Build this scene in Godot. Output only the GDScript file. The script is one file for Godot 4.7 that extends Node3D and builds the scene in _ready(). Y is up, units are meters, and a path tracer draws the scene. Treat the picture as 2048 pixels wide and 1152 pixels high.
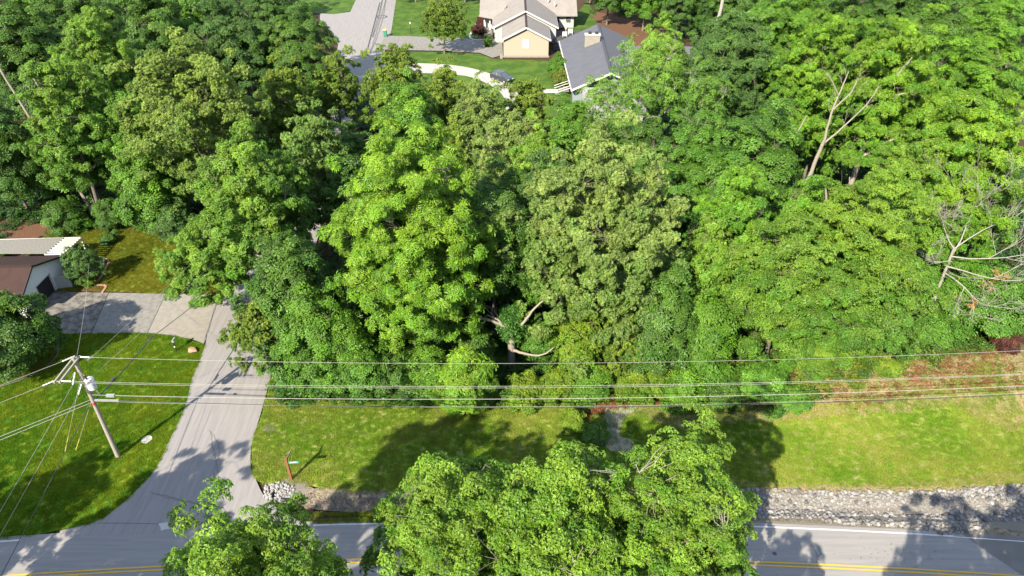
extends Node3D
# A wooded corner seen from a drone: a two-lane road, a side road into the trees, houses behind. Metres, y up.

class MB:
	var v := PackedVector3Array()
	var n := PackedVector3Array()
	var c := PackedColorArray()
	var tint := Color.WHITE
	func tri(a: Vector3, b: Vector3, d: Vector3) -> void:
		var m := (d - a).cross(b - a).normalized()
		v.append_array([a, b, d]); n.append_array([m, m, m]); c.append_array([tint, tint, tint])
	func quad(a: Vector3, b: Vector3, d: Vector3, e: Vector3) -> void:
		tri(a, b, d); tri(a, d, e)
	func prism(p: Array, ext: Vector3) -> void:
		var k := p.size()
		var mid := Vector3.ZERO
		for q in p: mid += q / k
		mid += ext * 0.5
		for i in range(1, k - 1):
			out(p[0], p[i], p[i + 1], mid); out(p[0] + ext, p[i] + ext, p[i + 1] + ext, mid)
		for i in k:
			var a: Vector3 = p[i]
			var b: Vector3 = p[(i + 1) % k]
			out(a, b, b + ext, mid); out(a, b + ext, a + ext, mid)
	func out(a: Vector3, b: Vector3, d: Vector3, mid: Vector3) -> void:
		if (d - a).cross(b - a).dot((a + b + d) / 3.0 - mid) < 0.0: tri(a, d, b)
		else: tri(a, b, d)
	func box(t: Transform3D, s: Vector3) -> void:
		var h := s * 0.5
		prism([t * Vector3(-h.x, -h.y, -h.z), t * Vector3(h.x, -h.y, -h.z), t * Vector3(h.x, -h.y, h.z), t * Vector3(-h.x, -h.y, h.z)], t.basis.y * s.y)
	func bx(at: Vector3, s: Vector3) -> void:
		box(Transform3D(Basis(), at), s)
	func bar(a: Vector3, b: Vector3, w: float, d: float) -> void:
		var z := (b - a).normalized()
		var x := (Vector3.UP.cross(z) if absf(z.y) < 0.95 else Vector3.RIGHT.cross(z)).normalized()
		box(Transform3D(Basis(x, z.cross(x), z), (a + b) * 0.5), Vector3(w, d, a.distance_to(b)))
	func tube(p: Array, r: Array, k: int, cap := false) -> void:
		var rings := []
		var nor := []
		var side := Vector3.RIGHT
		for i in p.size():
			var t: Vector3 = (p[mini(i + 1, p.size() - 1)] - p[maxi(i - 1, 0)]).normalized()
			side = (side - t * side.dot(t))
			side = side.normalized() if side.length() > 0.05 else t.cross(Vector3.FORWARD + Vector3(0.1, 0.3, 0)).normalized()
			var up := t.cross(side)
			var ring := []
			var ns := []
			for j in k:
				var a := TAU * j / k
				var d := side * cos(a) + up * sin(a)
				ring.append(p[i] + d * r[i]); ns.append(d)
			rings.append(ring); nor.append(ns)
		for i in p.size() - 1:
			for j in k:
				var j2 := (j + 1) % k
				sm(rings[i][j], rings[i + 1][j], rings[i + 1][j2], nor[i][j], nor[i + 1][j], nor[i + 1][j2])
				sm(rings[i][j], rings[i + 1][j2], rings[i][j2], nor[i][j], nor[i + 1][j2], nor[i][j2])
		if cap:
			for e in [0, p.size() - 1]:
				var mid: Vector3 = p[e] + (p[e] - p[1 if e == 0 else e - 1]) * -0.5
				for j in k: out(p[e], rings[e][j], rings[e][(j + 1) % k], mid)
	func sm(a: Vector3, b: Vector3, d: Vector3, na: Vector3, nb: Vector3, nd: Vector3) -> void:
		c.append_array([tint, tint, tint])
		if (d - a).cross(b - a).dot(na) < 0.0:
			v.append_array([a, d, b]); n.append_array([na, nd, nb])
		else:
			v.append_array([a, b, d]); n.append_array([na, nb, nd])
	func mesh() -> ArrayMesh:
		var m := ArrayMesh.new()
		if v.is_empty(): return m
		var a := []
		a.resize(Mesh.ARRAY_MAX)
		a[Mesh.ARRAY_VERTEX] = v; a[Mesh.ARRAY_NORMAL] = n; a[Mesh.ARRAY_COLOR] = c
		m.add_surface_from_arrays(Mesh.PRIMITIVE_TRIANGLES, a)
		return m

var M := {}
var SP := {}
var R := RandomNumberGenerator.new()
var used := {}

# ---------------------------------------------------------------- helpers
func numbered(s: String) -> String:
	used[s] = used.get(s, -1) + 1
	return s if used[s] == 0 else "%s_%03d" % [s, used[s]]

func thing(called: String, label: String, category: String, at := Vector3.ZERO, group := "") -> Node3D:
	var o := Node3D.new()
	o.name = numbered(called); add_child(o); o.position = at
	o.set_meta("label", label); o.set_meta("category", category)
	if group: o.set_meta("group", group)
	return o

func part(called: String, mesh: Mesh, mat: Material, parent: Node3D, at := Vector3.ZERO) -> MeshInstance3D:
	var o := MeshInstance3D.new()
	var i := 0
	var s := called
	while parent.has_node(s):
		i += 1; s = "%s_%03d" % [called, i]
	o.name = s; o.mesh = mesh; o.material_override = mat; o.position = at
	parent.add_child(o, true)
	return o

func struct(called: String, mesh: Mesh, mat: Material, label: String) -> MeshInstance3D:
	var o := MeshInstance3D.new()
	o.name = numbered(called); o.mesh = mesh; o.material_override = mat
	o.set_meta("kind", "structure"); o.set_meta("label", label)
	add_child(o)
	return o

func solo(called: String, mesh: Mesh, mat: Material, label: String, category: String, at := Vector3.ZERO, group := "") -> MeshInstance3D:
	var o := MeshInstance3D.new()
	o.name = numbered(called); o.mesh = mesh; o.material_override = mat; o.position = at
	o.set_meta("label", label); o.set_meta("category", category)
	if group: o.set_meta("group", group)
	add_child(o)
	return o

func many(called: String, mesh: Mesh, mat: Material, where: Array, cols: Array, parent: Node3D, label := "") -> MultiMeshInstance3D:
	var mm := MultiMesh.new()
	mm.transform_format = MultiMesh.TRANSFORM_3D
	mm.use_colors = true
	mm.mesh = mesh
	mm.instance_count = where.size()
	for i in where.size():
		mm.set_instance_transform(i, where[i])
		mm.set_instance_color(i, cols[i])
	var o := MultiMeshInstance3D.new()
	o.multimesh = mm; o.material_override = mat
	o.set_meta("kind", "stuff")
	if label:
		o.set_meta("label", label); o.name = numbered(called)
		parent.add_child(o)
	else:
		var i := 0
		var s := called
		while parent.has_node(s):
			i += 1; s = "%s_%03d" % [called, i]
		o.name = s; parent.add_child(o, true)
	return o

func sm(a: float, b: float, x: float) -> float:
	return smoothstep(a, b, x) if a < b else 1.0 - smoothstep(b, a, x)

func edge_z(x: float) -> float:                       # the far edge line of the main road
	return -33.4 + 0.00118 * x * x

func hgt(x: float, z: float) -> float:                # the lie of the land
	var ditch := exp(-pow((z + 35.15 - 0.0006 * x * x) / 0.85, 2.0)) * sm(-18.5, -15.5, x)
	var bank := sm(14.0, 36.0, x) * sm(-40.5, -49.0, z) * sm(-55.0, -51.0, z) * sm(64.0, 50.0, x) * 1.3
	return bank - 0.5 * ditch

func on(p: Vector2, up := 0.0) -> Vector3:
	return Vector3(p.x, hgt(p.x, p.y) + up, p.y)

func drape(poly: PackedVector2Array, cell: float, up: float) -> MB:
	var b := MB.new()
	var lo := poly[0]
	var hi := poly[0]
	for p in poly:
		lo = lo.min(p); hi = hi.max(p)
	lo = (lo / cell).floor() * cell
	var nx := int(ceil((hi.x - lo.x) / cell))
	var nz := int(ceil((hi.y - lo.y) / cell))
	for i in nx:
		for j in nz:
			var o := lo + Vector2(i, j) * cell
			for q in Geometry2D.intersect_polygons(PackedVector2Array([o, o + Vector2(cell, 0), o + Vector2(cell, cell), o + Vector2(0, cell)]), poly):
				var t := Geometry2D.triangulate_polygon(q)
				for k in range(0, t.size(), 3):
					var a := on(q[t[k]], up)
					var d := on(q[t[k + 1]], up)
					var e := on(q[t[k + 2]], up)
					if (e - a).cross(d - a).y < 0.0: b.tri(a, e, d)
					else: b.tri(a, d, e)
	return b

func rough(poly: PackedVector2Array, step: float, amp: float) -> PackedVector2Array:
	var o := PackedVector2Array()
	for i in poly.size():
		var a := poly[i]
		var b := poly[(i + 1) % poly.size()]
		var k := maxi(1, int(a.distance_to(b) / step))
		for j in k:
			o.append(a.lerp(b, float(j) / k) + Vector2(R.randf_range(-amp, amp), R.randf_range(-amp, amp)))
	return o

func curve(pts: PackedVector2Array, k := 5) -> PackedVector2Array:     # a smooth line through points
	var o := PackedVector2Array()
	for i in pts.size() - 1:
		for j in k:
			o.append(pts[i].cubic_interpolate(pts[i + 1], pts[maxi(i - 1, 0)], pts[mini(i + 2, pts.size() - 1)], float(j) / k))
	o.append(pts[-1])
	return o

func ribbon(pts: PackedVector2Array, w: float, up: float) -> MB:
	var b := MB.new()
	for i in pts.size() - 1:
		var t := (pts[i + 1] - pts[i]).normalized()
		var t0 := (pts[i + 1] - pts[maxi(i - 1, 0)]).normalized()
		var t1 := (pts[mini(i + 2, pts.size() - 1)] - pts[i]).normalized()
		var s0 := Vector2(-t0.y, t0.x) * w * 0.5
		var s1 := Vector2(-t1.y, t1.x) * w * 0.5
		if t == Vector2.ZERO: continue
		b.quad(on(pts[i] - s0, up), on(pts[i] + s0, up), on(pts[i + 1] + s1, up), on(pts[i + 1] - s1, up))
	return b

func ntex(sd: int, freq: float, cols: Array, offs: Array, oct := 4, px := 512, kind := FastNoiseLite.TYPE_SIMPLEX_SMOOTH) -> NoiseTexture2D:
	var f := FastNoiseLite.new()
	f.seed = sd; f.frequency = freq; f.fractal_octaves = oct; f.noise_type = kind
	f.fractal_gain = 0.6
	var g := Gradient.new()
	g.offsets = PackedFloat32Array(offs)
	var cc := PackedColorArray()
	for q in cols: cc.append(q.linear_to_srgb())
	g.colors = cc
	var t := NoiseTexture2D.new()
	t.width = px; t.height = px; t.seamless = true; t.seamless_blend_skirt = 0.2
	t.noise = f; t.color_ramp = g
	return t

func C(r: float, g: float, b: float) -> Color:
	return Color(r, g, b)

func flat(col: Color, roughness := 0.7, metal := 0.0) -> StandardMaterial3D:
	var m := StandardMaterial3D.new()
	m.albedo_color = col.linear_to_srgb(); m.roughness = roughness; m.metallic = metal
	return m

func noisy(tex: Texture2D, metres: float, roughness := 0.9, bump: Texture2D = null, cm := 1.0, world := true) -> StandardMaterial3D:
	var m := StandardMaterial3D.new()
	m.albedo_texture = tex; m.roughness = roughness
	m.uv1_triplanar = true; m.uv1_world_triplanar = world
	m.uv1_scale = Vector3.ONE / metres
	m.metallic_specular = 0.3
	if bump:
		m.heightmap_enabled = true; m.heightmap_texture = bump; m.heightmap_scale = cm
	return m

func layered(m: StandardMaterial3D, tex: Texture2D, metres: float, world := true) -> StandardMaterial3D:
	m.detail_enabled = true; m.detail_albedo = tex; m.detail_blend_mode = BaseMaterial3D.BLEND_MODE_MUL
	m.detail_uv_layer = BaseMaterial3D.DETAIL_UV_2
	m.uv2_triplanar = true; m.uv2_world_triplanar = world
	m.uv2_scale = Vector3.ONE / metres
	return m

func materials() -> void:
	var grain := ntex(3, 0.09, [C(0.72, 0.72, 0.72), C(1, 1, 1)], [0.25, 0.75], 3)
	var blot := ntex(4, 0.012, [C(0.88, 0.88, 0.885), C(1, 1, 1)], [0.3, 0.7], 5)
	var bumpy := ntex(5, 0.08, [C(0, 0, 0), C(1, 1, 1)], [0.2, 0.8], 4)
	M.lawn = layered(noisy(ntex(11, 0.012, [C(0.041, 0.112, 0.005), C(0.081, 0.158, 0.007), C(0.156, 0.192, 0.012)], [0.3, 0.52, 0.76], 6, 1024), 23.0, 0.95, bumpy, 3.0), grain, 1.9)
	M.yard = layered(noisy(ntex(12, 0.012, [C(0.087, 0.111, 0.010), C(0.142, 0.150, 0.016), C(0.062, 0.117, 0.010)], [0.3, 0.5, 0.72], 6, 1024), 17.0, 0.95, bumpy, 3.0), grain, 1.7)
	M.meadow = layered(noisy(ntex(13, 0.014, [C(0.078, 0.164, 0.008), C(0.138, 0.212, 0.014), C(0.216, 0.239, 0.054), C(0.285, 0.276, 0.126)], [0.26, 0.45, 0.62, 0.80], 6, 1024), 19.0, 0.95, bumpy, 4.0), grain, 1.6)
	M.meadow.uv1_scale = Vector3(1 / 24.0, 1 / 13.0, 1 / 13.0)
	M.dry = layered(noisy(ntex(14, 0.02, [C(0.102, 0.126, 0.025), C(0.230, 0.180, 0.076), C(0.289, 0.234, 0.128), C(0.187, 0.108, 0.051)], [0.25, 0.45, 0.6, 0.8], 6, 1024), 9.0, 0.95, bumpy, 4.0), grain, 1.3)
	M.far_lawn = layered(noisy(ntex(15, 0.01, [C(0.042, 0.092, 0.010), C(0.075, 0.130, 0.015)], [0.35, 0.7], 5), 20.0, 0.95, bumpy, 3.0), grain, 2.3)
	M.litter = layered(noisy(ntex(16, 0.03, [C(0.026, 0.022, 0.011), C(0.060, 0.038, 0.021), C(0.098, 0.056, 0.030), C(0.030, 0.045, 0.011)], [0.25, 0.45, 0.65, 0.85], 6), 7.0, 0.95, bumpy, 5.0), grain, 1.1)
	M.mulch = layered(noisy(ntex(17, 0.06, [C(0.102, 0.051, 0.028), C(0.178, 0.096, 0.057)], [0.3, 0.7], 5), 5.0, 0.95, bumpy, 4.0), grain, 0.9)
	M.road = layered(noisy(ntex(18, 0.15, [C(0.194, 0.185, 0.177), C(0.250, 0.242, 0.231)], [0.2, 0.8], 3), 2.2, 0.85, bumpy, 0.6), blot, 26.0)
	M.side_road = layered(noisy(ntex(19, 0.15, [C(0.196, 0.183, 0.178), C(0.247, 0.236, 0.226)], [0.2, 0.8], 3), 2.0, 0.88, bumpy, 0.6), blot, 19.0)
	M.road.uv2_scale = Vector3(1 / 45.0, 1.0, 1 / 2.6); M.side_road.uv2_scale = Vector3(1 / 2.3, 1.0, 1 / 38.0)
	M.new_road = layered(noisy(ntex(20, 0.15, [C(0.121, 0.115, 0.110), C(0.161, 0.154, 0.144)], [0.2, 0.8], 3), 2.0, 0.85, bumpy, 0.6), blot, 13.0)
	M.tar = flat(C(0.045, 0.045, 0.048), 0.6)
	M.crack = flat(C(0.11, 0.105, 0.10), 0.9)
	M.concrete = layered(noisy(ntex(21, 0.02, [C(0.171, 0.163, 0.147), C(0.202, 0.194, 0.177), C(0.229, 0.217, 0.198)], [0.25, 0.5, 0.75], 6), 9.0, 0.9), grain, 0.8)
	M.concrete_tan = layered(noisy(ntex(22, 0.02, [C(0.238, 0.218, 0.186), C(0.270, 0.251, 0.216)], [0.3, 0.7], 6), 9.0, 0.9), grain, 0.8)
	M.concrete_dark = layered(noisy(ntex(23, 0.018, [C(0.097, 0.085, 0.076), C(0.150, 0.141, 0.125), C(0.198, 0.188, 0.168)], [0.3, 0.5, 0.72], 6), 9.0, 0.9), grain, 0.8)
	M.pale_drive = layered(noisy(ntex(24, 0.03, [C(0.320, 0.304, 0.280), C(0.400, 0.384, 0.356)], [0.3, 0.7], 5), 7.0, 0.9), grain, 1.1)
	M.gravel = layered(noisy(ntex(25, 0.10, [C(0.136, 0.120, 0.096), C(0.231, 0.209, 0.176), C(0.299, 0.272, 0.237)], [0.25, 0.5, 0.75], 4), 2.4, 0.95, bumpy, 4.0), grain, 0.6)
	M.bare = layered(noisy(ntex(29, 0.06, [C(0.26, 0.235, 0.19), C(0.40, 0.37, 0.31)], [0.3, 0.7], 5), 4.0, 0.95), grain, 0.8)
	M.shoulder = layered(noisy(ntex(26, 0.03, [C(0.104, 0.080, 0.052), C(0.192, 0.164, 0.120), C(0.240, 0.204, 0.136)], [0.28, 0.5, 0.74], 6), 6.0, 0.95, bumpy, 3.0), grain, 0.7)
	M.white = noisy(ntex(27, 0.05, [C(0.325, 0.319, 0.307), C(0.449, 0.443, 0.431)], [0.15, 0.45], 4), 2.5, 0.7)
	M.yellow = noisy(ntex(28, 0.05, [C(0.357, 0.238, 0.051), C(0.527, 0.323, 0.038)], [0.15, 0.45], 4), 2.5, 0.7)
	M.bark = noisy(ntex(30, 0.05, [C(0.088, 0.076, 0.060), C(0.200, 0.176, 0.148)], [0.3, 0.7], 4), 1.2, 0.95, bumpy, 3.0)
	M.pale_bark = noisy(ntex(31, 0.04, [C(0.176, 0.156, 0.124), C(0.304, 0.276, 0.228)], [0.3, 0.65], 4), 1.5, 0.9, bumpy, 2.0)
	M.dead_bark = noisy(ntex(32, 0.05, [C(0.180, 0.167, 0.150), C(0.276, 0.261, 0.240)], [0.3, 0.65], 4), 1.0, 0.9)
	M.pole = noisy(ntex(33, 0.06, [C(0.176, 0.160, 0.136), C(0.320, 0.296, 0.256)], [0.3, 0.7], 4), 0.9, 0.9)
	M.sign_wood = noisy(ntex(34, 0.08, [C(0.13, 0.055, 0.03), C(0.22, 0.10, 0.05)], [0.3, 0.7], 4), 0.6, 0.85)
	M.rock = noisy(ntex(35, 0.03, [C(0.188, 0.182, 0.177), C(0.299, 0.289, 0.279)], [0.3, 0.7], 5), 1.7, 0.95)
	M.rock.vertex_color_use_as_albedo = true
	M.brick = noisy(ntex(36, 0.05, [C(0.24, 0.13, 0.085), C(0.36, 0.22, 0.15)], [0.3, 0.7], 4), 0.7, 0.9)
	M.roof_tan = layered(noisy(ntex(37, 0.11, [C(0.156, 0.140, 0.127), C(0.273, 0.251, 0.229)], [0.25, 0.75], 4), 2.6, 0.95), blot, 14.0)
	M.roof_grey = layered(noisy(ntex(38, 0.11, [C(0.064, 0.067, 0.080), C(0.128, 0.131, 0.150)], [0.25, 0.75], 4), 2.6, 0.95), blot, 14.0)
	M.roof_pale = layered(noisy(ntex(39, 0.11, [C(0.221, 0.212, 0.208), C(0.323, 0.315, 0.306)], [0.25, 0.75], 4), 2.6, 0.95), blot, 14.0)
	M.roof_brown = layered(noisy(ntex(40, 0.09, [C(0.028, 0.016, 0.014), C(0.067, 0.041, 0.035)], [0.25, 0.75], 4), 1.6, 0.95, bumpy, 1.5), blot, 8.0)
	M.wall_tan = noisy(ntex(41, 0.03, [C(0.277, 0.234, 0.183), C(0.304, 0.261, 0.207)], [0.3, 0.7], 3), 4.0, 0.85)
	M.wall_white = noisy(ntex(42, 0.03, [C(0.60, 0.62, 0.62), C(0.68, 0.70, 0.70)], [0.3, 0.7], 3), 3.0, 0.8)
	M.wall_blue = flat(C(0.156, 0.183, 0.211), 0.8)
	M.wall_pale = flat(C(0.296, 0.300, 0.292), 0.8)
	M.trim = flat(C(0.452, 0.441, 0.417), 0.6)
	M.blind = flat(C(0.328, 0.335, 0.335), 0.3)
	M.lean = noisy(ntex(43, 0.03, [C(0.136, 0.123, 0.101), C(0.218, 0.210, 0.191)], [0.3, 0.6], 5), 3.0, 0.7)
	M.glass = flat(C(0.06, 0.075, 0.09), 0.08)
	M.inside = flat(C(0.012, 0.013, 0.018), 0.9)
	M.black = flat(C(0.02, 0.02, 0.022), 0.55)
	M.deck = flat(C(0.05, 0.046, 0.043), 0.8)
	M.metal = flat(C(0.42, 0.42, 0.41), 0.45, 0.6)
	M.can = flat(C(0.452, 0.476, 0.499), 0.45, 0.1)
	M.porcelain = flat(C(0.484, 0.476, 0.452), 0.3)
	M.cable = flat(C(0.27, 0.26, 0.235), 0.6)
	M.drop = flat(C(0.035, 0.035, 0.036), 0.6)
	M.guard = flat(C(0.434, 0.375, 0.072), 0.6)
	M.red = flat(C(0.42, 0.05, 0.04), 0.6)
	M.sign = flat(C(0.024, 0.225, 0.152), 0.45)
	M.lid = noisy(ntex(44, 0.05, [C(0.320, 0.312, 0.288), C(0.416, 0.408, 0.384)], [0.3, 0.7], 4), 1.0, 0.9)
	M.paint = flat(C(0.022, 0.026, 0.034), 0.22)
	M.paint.clearcoat_enabled = true; M.paint.clearcoat = 0.8
	M.tyre = flat(C(0.02, 0.02, 0.02), 0.9)
	M.bin = flat(C(0.02, 0.17, 0.10), 0.5)
	M.bin_lid = flat(C(0.45, 0.33, 0.15), 0.6)
	M.leaf = StandardMaterial3D.new()
	M.leaf.vertex_color_use_as_albedo = true
	M.leaf.roughness = 0.48
	M.leaf.metallic_specular = 0.42
	M.leaf.backlight_enabled = true
	M.leaf.backlight = C(0.50, 0.62, 0.16).linear_to_srgb()
	M.blade = M.leaf.duplicate()
	M.blade.roughness = 0.7
	M.blade.metallic_specular = 0.25

# ---------------------------------------------------------------- foliage
func leaf(b: MB, at: Vector3, along: Vector3, up: Vector3, l: float, w: float, fold: float) -> void:
	var s := along.cross(up).normalized() * w * 0.5
	var mid := at + along * l * 0.45
	var lift := up * fold * w
	var tip := at + along * l - up * fold * l * 0.3
	b.tri(at, mid + s + lift, tip); b.tri(at, tip, mid - s + lift)

func tone(v: float, y := 0.0) -> Color:
	return Color(v * (1.0 + y * 0.35), v * (1.0 + y * 0.08), v * (1.0 - y * 0.2))

func rosette_spray(sd: int, radius: float, tips: int, leaves: int, l: float, w: float, droop: float) -> ArrayMesh:
	R.seed = sd
	var b := MB.new()
	for t in tips:
		var a := TAU * t * 0.382 + R.randf() * 0.5
		var d := radius * sqrt((t + 0.3) / tips)
		var o := Vector3(cos(a) * d, R.randf_range(-0.12, 0.1) - d * d * 0.25, sin(a) * d)
		var ax := (Vector3(cos(a) * d, 0.55, sin(a) * d) + Vector3(R.randf_range(-.3, .3), 0, R.randf_range(-.3, .3))).normalized()
		var u := ax.cross(Vector3(0.3, 0.1, 1)).normalized()
		var v := ax.cross(u)
		var bright := R.randf_range(0.82, 1.15)
		for k in leaves:
			var q := TAU * k / leaves + R.randf_range(-0.3, 0.3)
			var dr := droop + R.randf_range(-0.35, 0.35)
			var al := ((u * cos(q) + v * sin(q)) * cos(dr) - ax * sin(dr)).normalized()
			b.tint = tone(bright * R.randf_range(0.85, 1.15), R.randf_range(-0.25, 0.35))
			var upn := (ax + al.cross(ax) * R.randf_range(-0.5, 0.5)).normalized()
			leaf(b, o + al * l * 0.12, al, upn, l * R.randf_range(0.75, 1.2), w * R.randf_range(0.8, 1.15), 0.22)
	return b.mesh()

func frond_spray(sd: int, radius: float, tips: int) -> ArrayMesh:
	R.seed = sd
	var b := MB.new()
	for t in tips:
		var a := TAU * t * 0.382 + R.randf()
		var d := radius * sqrt((t + 0.2) / tips)
		var o := Vector3(cos(a) * d, R.randf_range(-0.1, 0.15) - d * 0.2, sin(a) * d)
		var ax := (Vector3(cos(a) * d * 1.2, 0.6, sin(a) * d * 1.2)).normalized()
		var u := ax.cross(Vector3(0.2, 0.1, 1)).normalized()
		var v := ax.cross(u)
		var bright := R.randf_range(0.85, 1.15)
		for k in 7:
			var q := TAU * k / 7.0 + R.randf_range(-0.25, 0.25)
			var l := R.randf_range(0.58, 0.86)
			var dir := (u * cos(q) + v * sin(q))
			var p := o
			var al := (dir * 0.85 + ax * 0.5).normalized()
			b.tint = tone(bright * R.randf_range(0.88, 1.12), R.randf_range(-0.2, 0.4))
			for s in 5:                                # a compound leaf: pairs of leaflets along a drooping stalk
				p += al * l / 5.0
				al = (al - ax * 0.20).normalized()
				var side := al.cross(ax).normalized()
				var upn := side.cross(al).normalized()
				for e in [-1.0, 1.0]:
					var la: Vector3 = (side * e + al * 0.75 - upn * 0.1).normalized()
					var ww: Vector3 = al * 0.055
					b.tri(p - ww, p + la * 0.23, p + ww)
			leaf(b, p, al, ax, 0.24, 0.11, 0.1)
	return b.mesh()

func fine_spray(sd: int, radius: float, count: int, l: float, w: float, hang: float) -> ArrayMesh:
	R.seed = sd
	var b := MB.new()
	for k in count:
		var a := TAU * k * 0.382 + R.randf() * 0.3
		var d := radius * sqrt((k + 0.5) / count)
		var o := Vector3(cos(a) * d, R.randf_range(-0.16, 0.16) - d * d * 0.3, sin(a) * d)
		var al := Vector3(cos(a + R.randf_range(-1.1, 1.1)), R.randf_range(-0.5, 0.25) - hang, sin(a + R.randf_range(-1.1, 1.1))).normalized()
		var upn := (Vector3.UP + Vector3(R.randf_range(-.55, .55), 0, R.randf_range(-.55, .55)))
		upn = (upn - al * upn.dot(al)).normalized()
		b.tint = tone(R.randf_range(0.78, 1.2), R.randf_range(-0.3, 0.35))
		leaf(b, o, al, upn, l * R.randf_range(0.7, 1.25), w * R.randf_range(0.75, 1.2), 0.16)
	return b.mesh()

func species() -> void:
	var ros := rosette_spray(101, 0.56, 6, 8, 0.34, 0.125, 0.5)
	var ros2 := rosette_spray(102, 0.54, 6, 9, 0.31, 0.105, 0.8)
	var fro := rosette_spray(103, 0.50, 5, 9, 0.46, 0.125, 0.45)
	var fin := fine_spray(104, 0.55, 50, 0.26, 0.18, 0.1)
	var fin2 := rosette_spray(105, 0.55, 8, 7, 0.27, 0.12, 0.65)
	var thin := rosette_spray(106, 0.6, 6, 7, 0.22, 0.085, 0.6)
	# a: leaf colour, b: colour of the young growth, m: sprays, g: share of gaps
	SP = {
		"walnut": {"mesh": fro, "a": C(0.100, 0.235, 0.014), "b": C(0.186, 0.315, 0.022), "m": 1.15, "g": 0.05, "bark": "bark"},
		"pale_oak": {"mesh": ros2, "a": C(0.105, 0.190, 0.034), "b": C(0.200, 0.270, 0.060), "m": 1.0, "g": 0.14, "bark": "bark"},
		"oak": {"mesh": ros, "a": C(0.077, 0.188, 0.017), "b": C(0.157, 0.267, 0.026), "m": 1.0, "g": 0.13, "bark": "bark"},
		"lime": {"mesh": ros, "a": C(0.065, 0.190, 0.014), "b": C(0.134, 0.268, 0.020), "m": 1.0, "g": 0.14, "bark": "bark"},
		"maple": {"mesh": fin, "a": C(0.062, 0.160, 0.012), "b": C(0.110, 0.235, 0.018), "m": 1.0, "g": 0.08, "bark": "bark"},
		"dark": {"mesh": fin, "a": C(0.044, 0.115, 0.014), "b": C(0.082, 0.168, 0.020), "m": 1.0, "g": 0.12, "bark": "bark"},
		"blue": {"mesh": fin2, "a": C(0.052, 0.125, 0.027), "b": C(0.090, 0.178, 0.036), "m": 1.0, "g": 0.12, "bark": "bark"},
		"olive": {"mesh": ros2, "a": C(0.081, 0.155, 0.015), "b": C(0.168, 0.236, 0.026), "m": 1.0, "g": 0.16, "bark": "bark"},
		"gloss": {"mesh": fin2, "a": C(0.072, 0.180, 0.013), "b": C(0.155, 0.262, 0.022), "m": 1.1, "g": 0.20, "bark": "bark"},
		"sparse": {"mesh": thin, "a": C(0.070, 0.180, 0.024), "b": C(0.139, 0.254, 0.034), "m": 0.75, "g": 0.34, "bark": "dead_bark"},
		"vine": {"mesh": fin, "a": C(0.052, 0.150, 0.017), "b": C(0.105, 0.230, 0.022), "m": 1.1, "g": 0.05, "bark": "bark"},
		"yellow": {"mesh": fin2, "a": C(0.098, 0.205, 0.014), "b": C(0.185, 0.265, 0.020), "m": 1.1, "g": 0.08, "bark": "bark"},
		"red": {"mesh": fin2, "a": C(0.055, 0.020, 0.016), "b": C(0.10, 0.035, 0.022), "m": 1.1, "g": 0.05, "bark": "bark"},
		"flower": {"mesh": fin2, "a": C(0.60, 0.58, 0.55), "b": C(0.70, 0.68, 0.64), "m": 0.7, "g": 0.3, "bark": "bark"},
	}

func bend(a: Vector3, b: Vector3, rise: float, k: int, wob: float, rng: RandomNumberGenerator) -> Array:
	var o := []
	for i in k + 1:
		var t := float(i) / k
		var p := a.lerp(b, t) + Vector3.UP * rise * sin(t * PI)
		if i > 0 and i < k: p += Vector3(rng.randf_range(-1, 1), rng.randf_range(-1, 1), rng.randf_range(-1, 1)) * wob
		o.append(p)
	return o

func taper(a: float, b: float, k: int) -> Array:
	var o := []
	for i in k + 1: o.append(lerpf(a, b, pow(float(i) / k, 0.8)))
	return o

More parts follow.
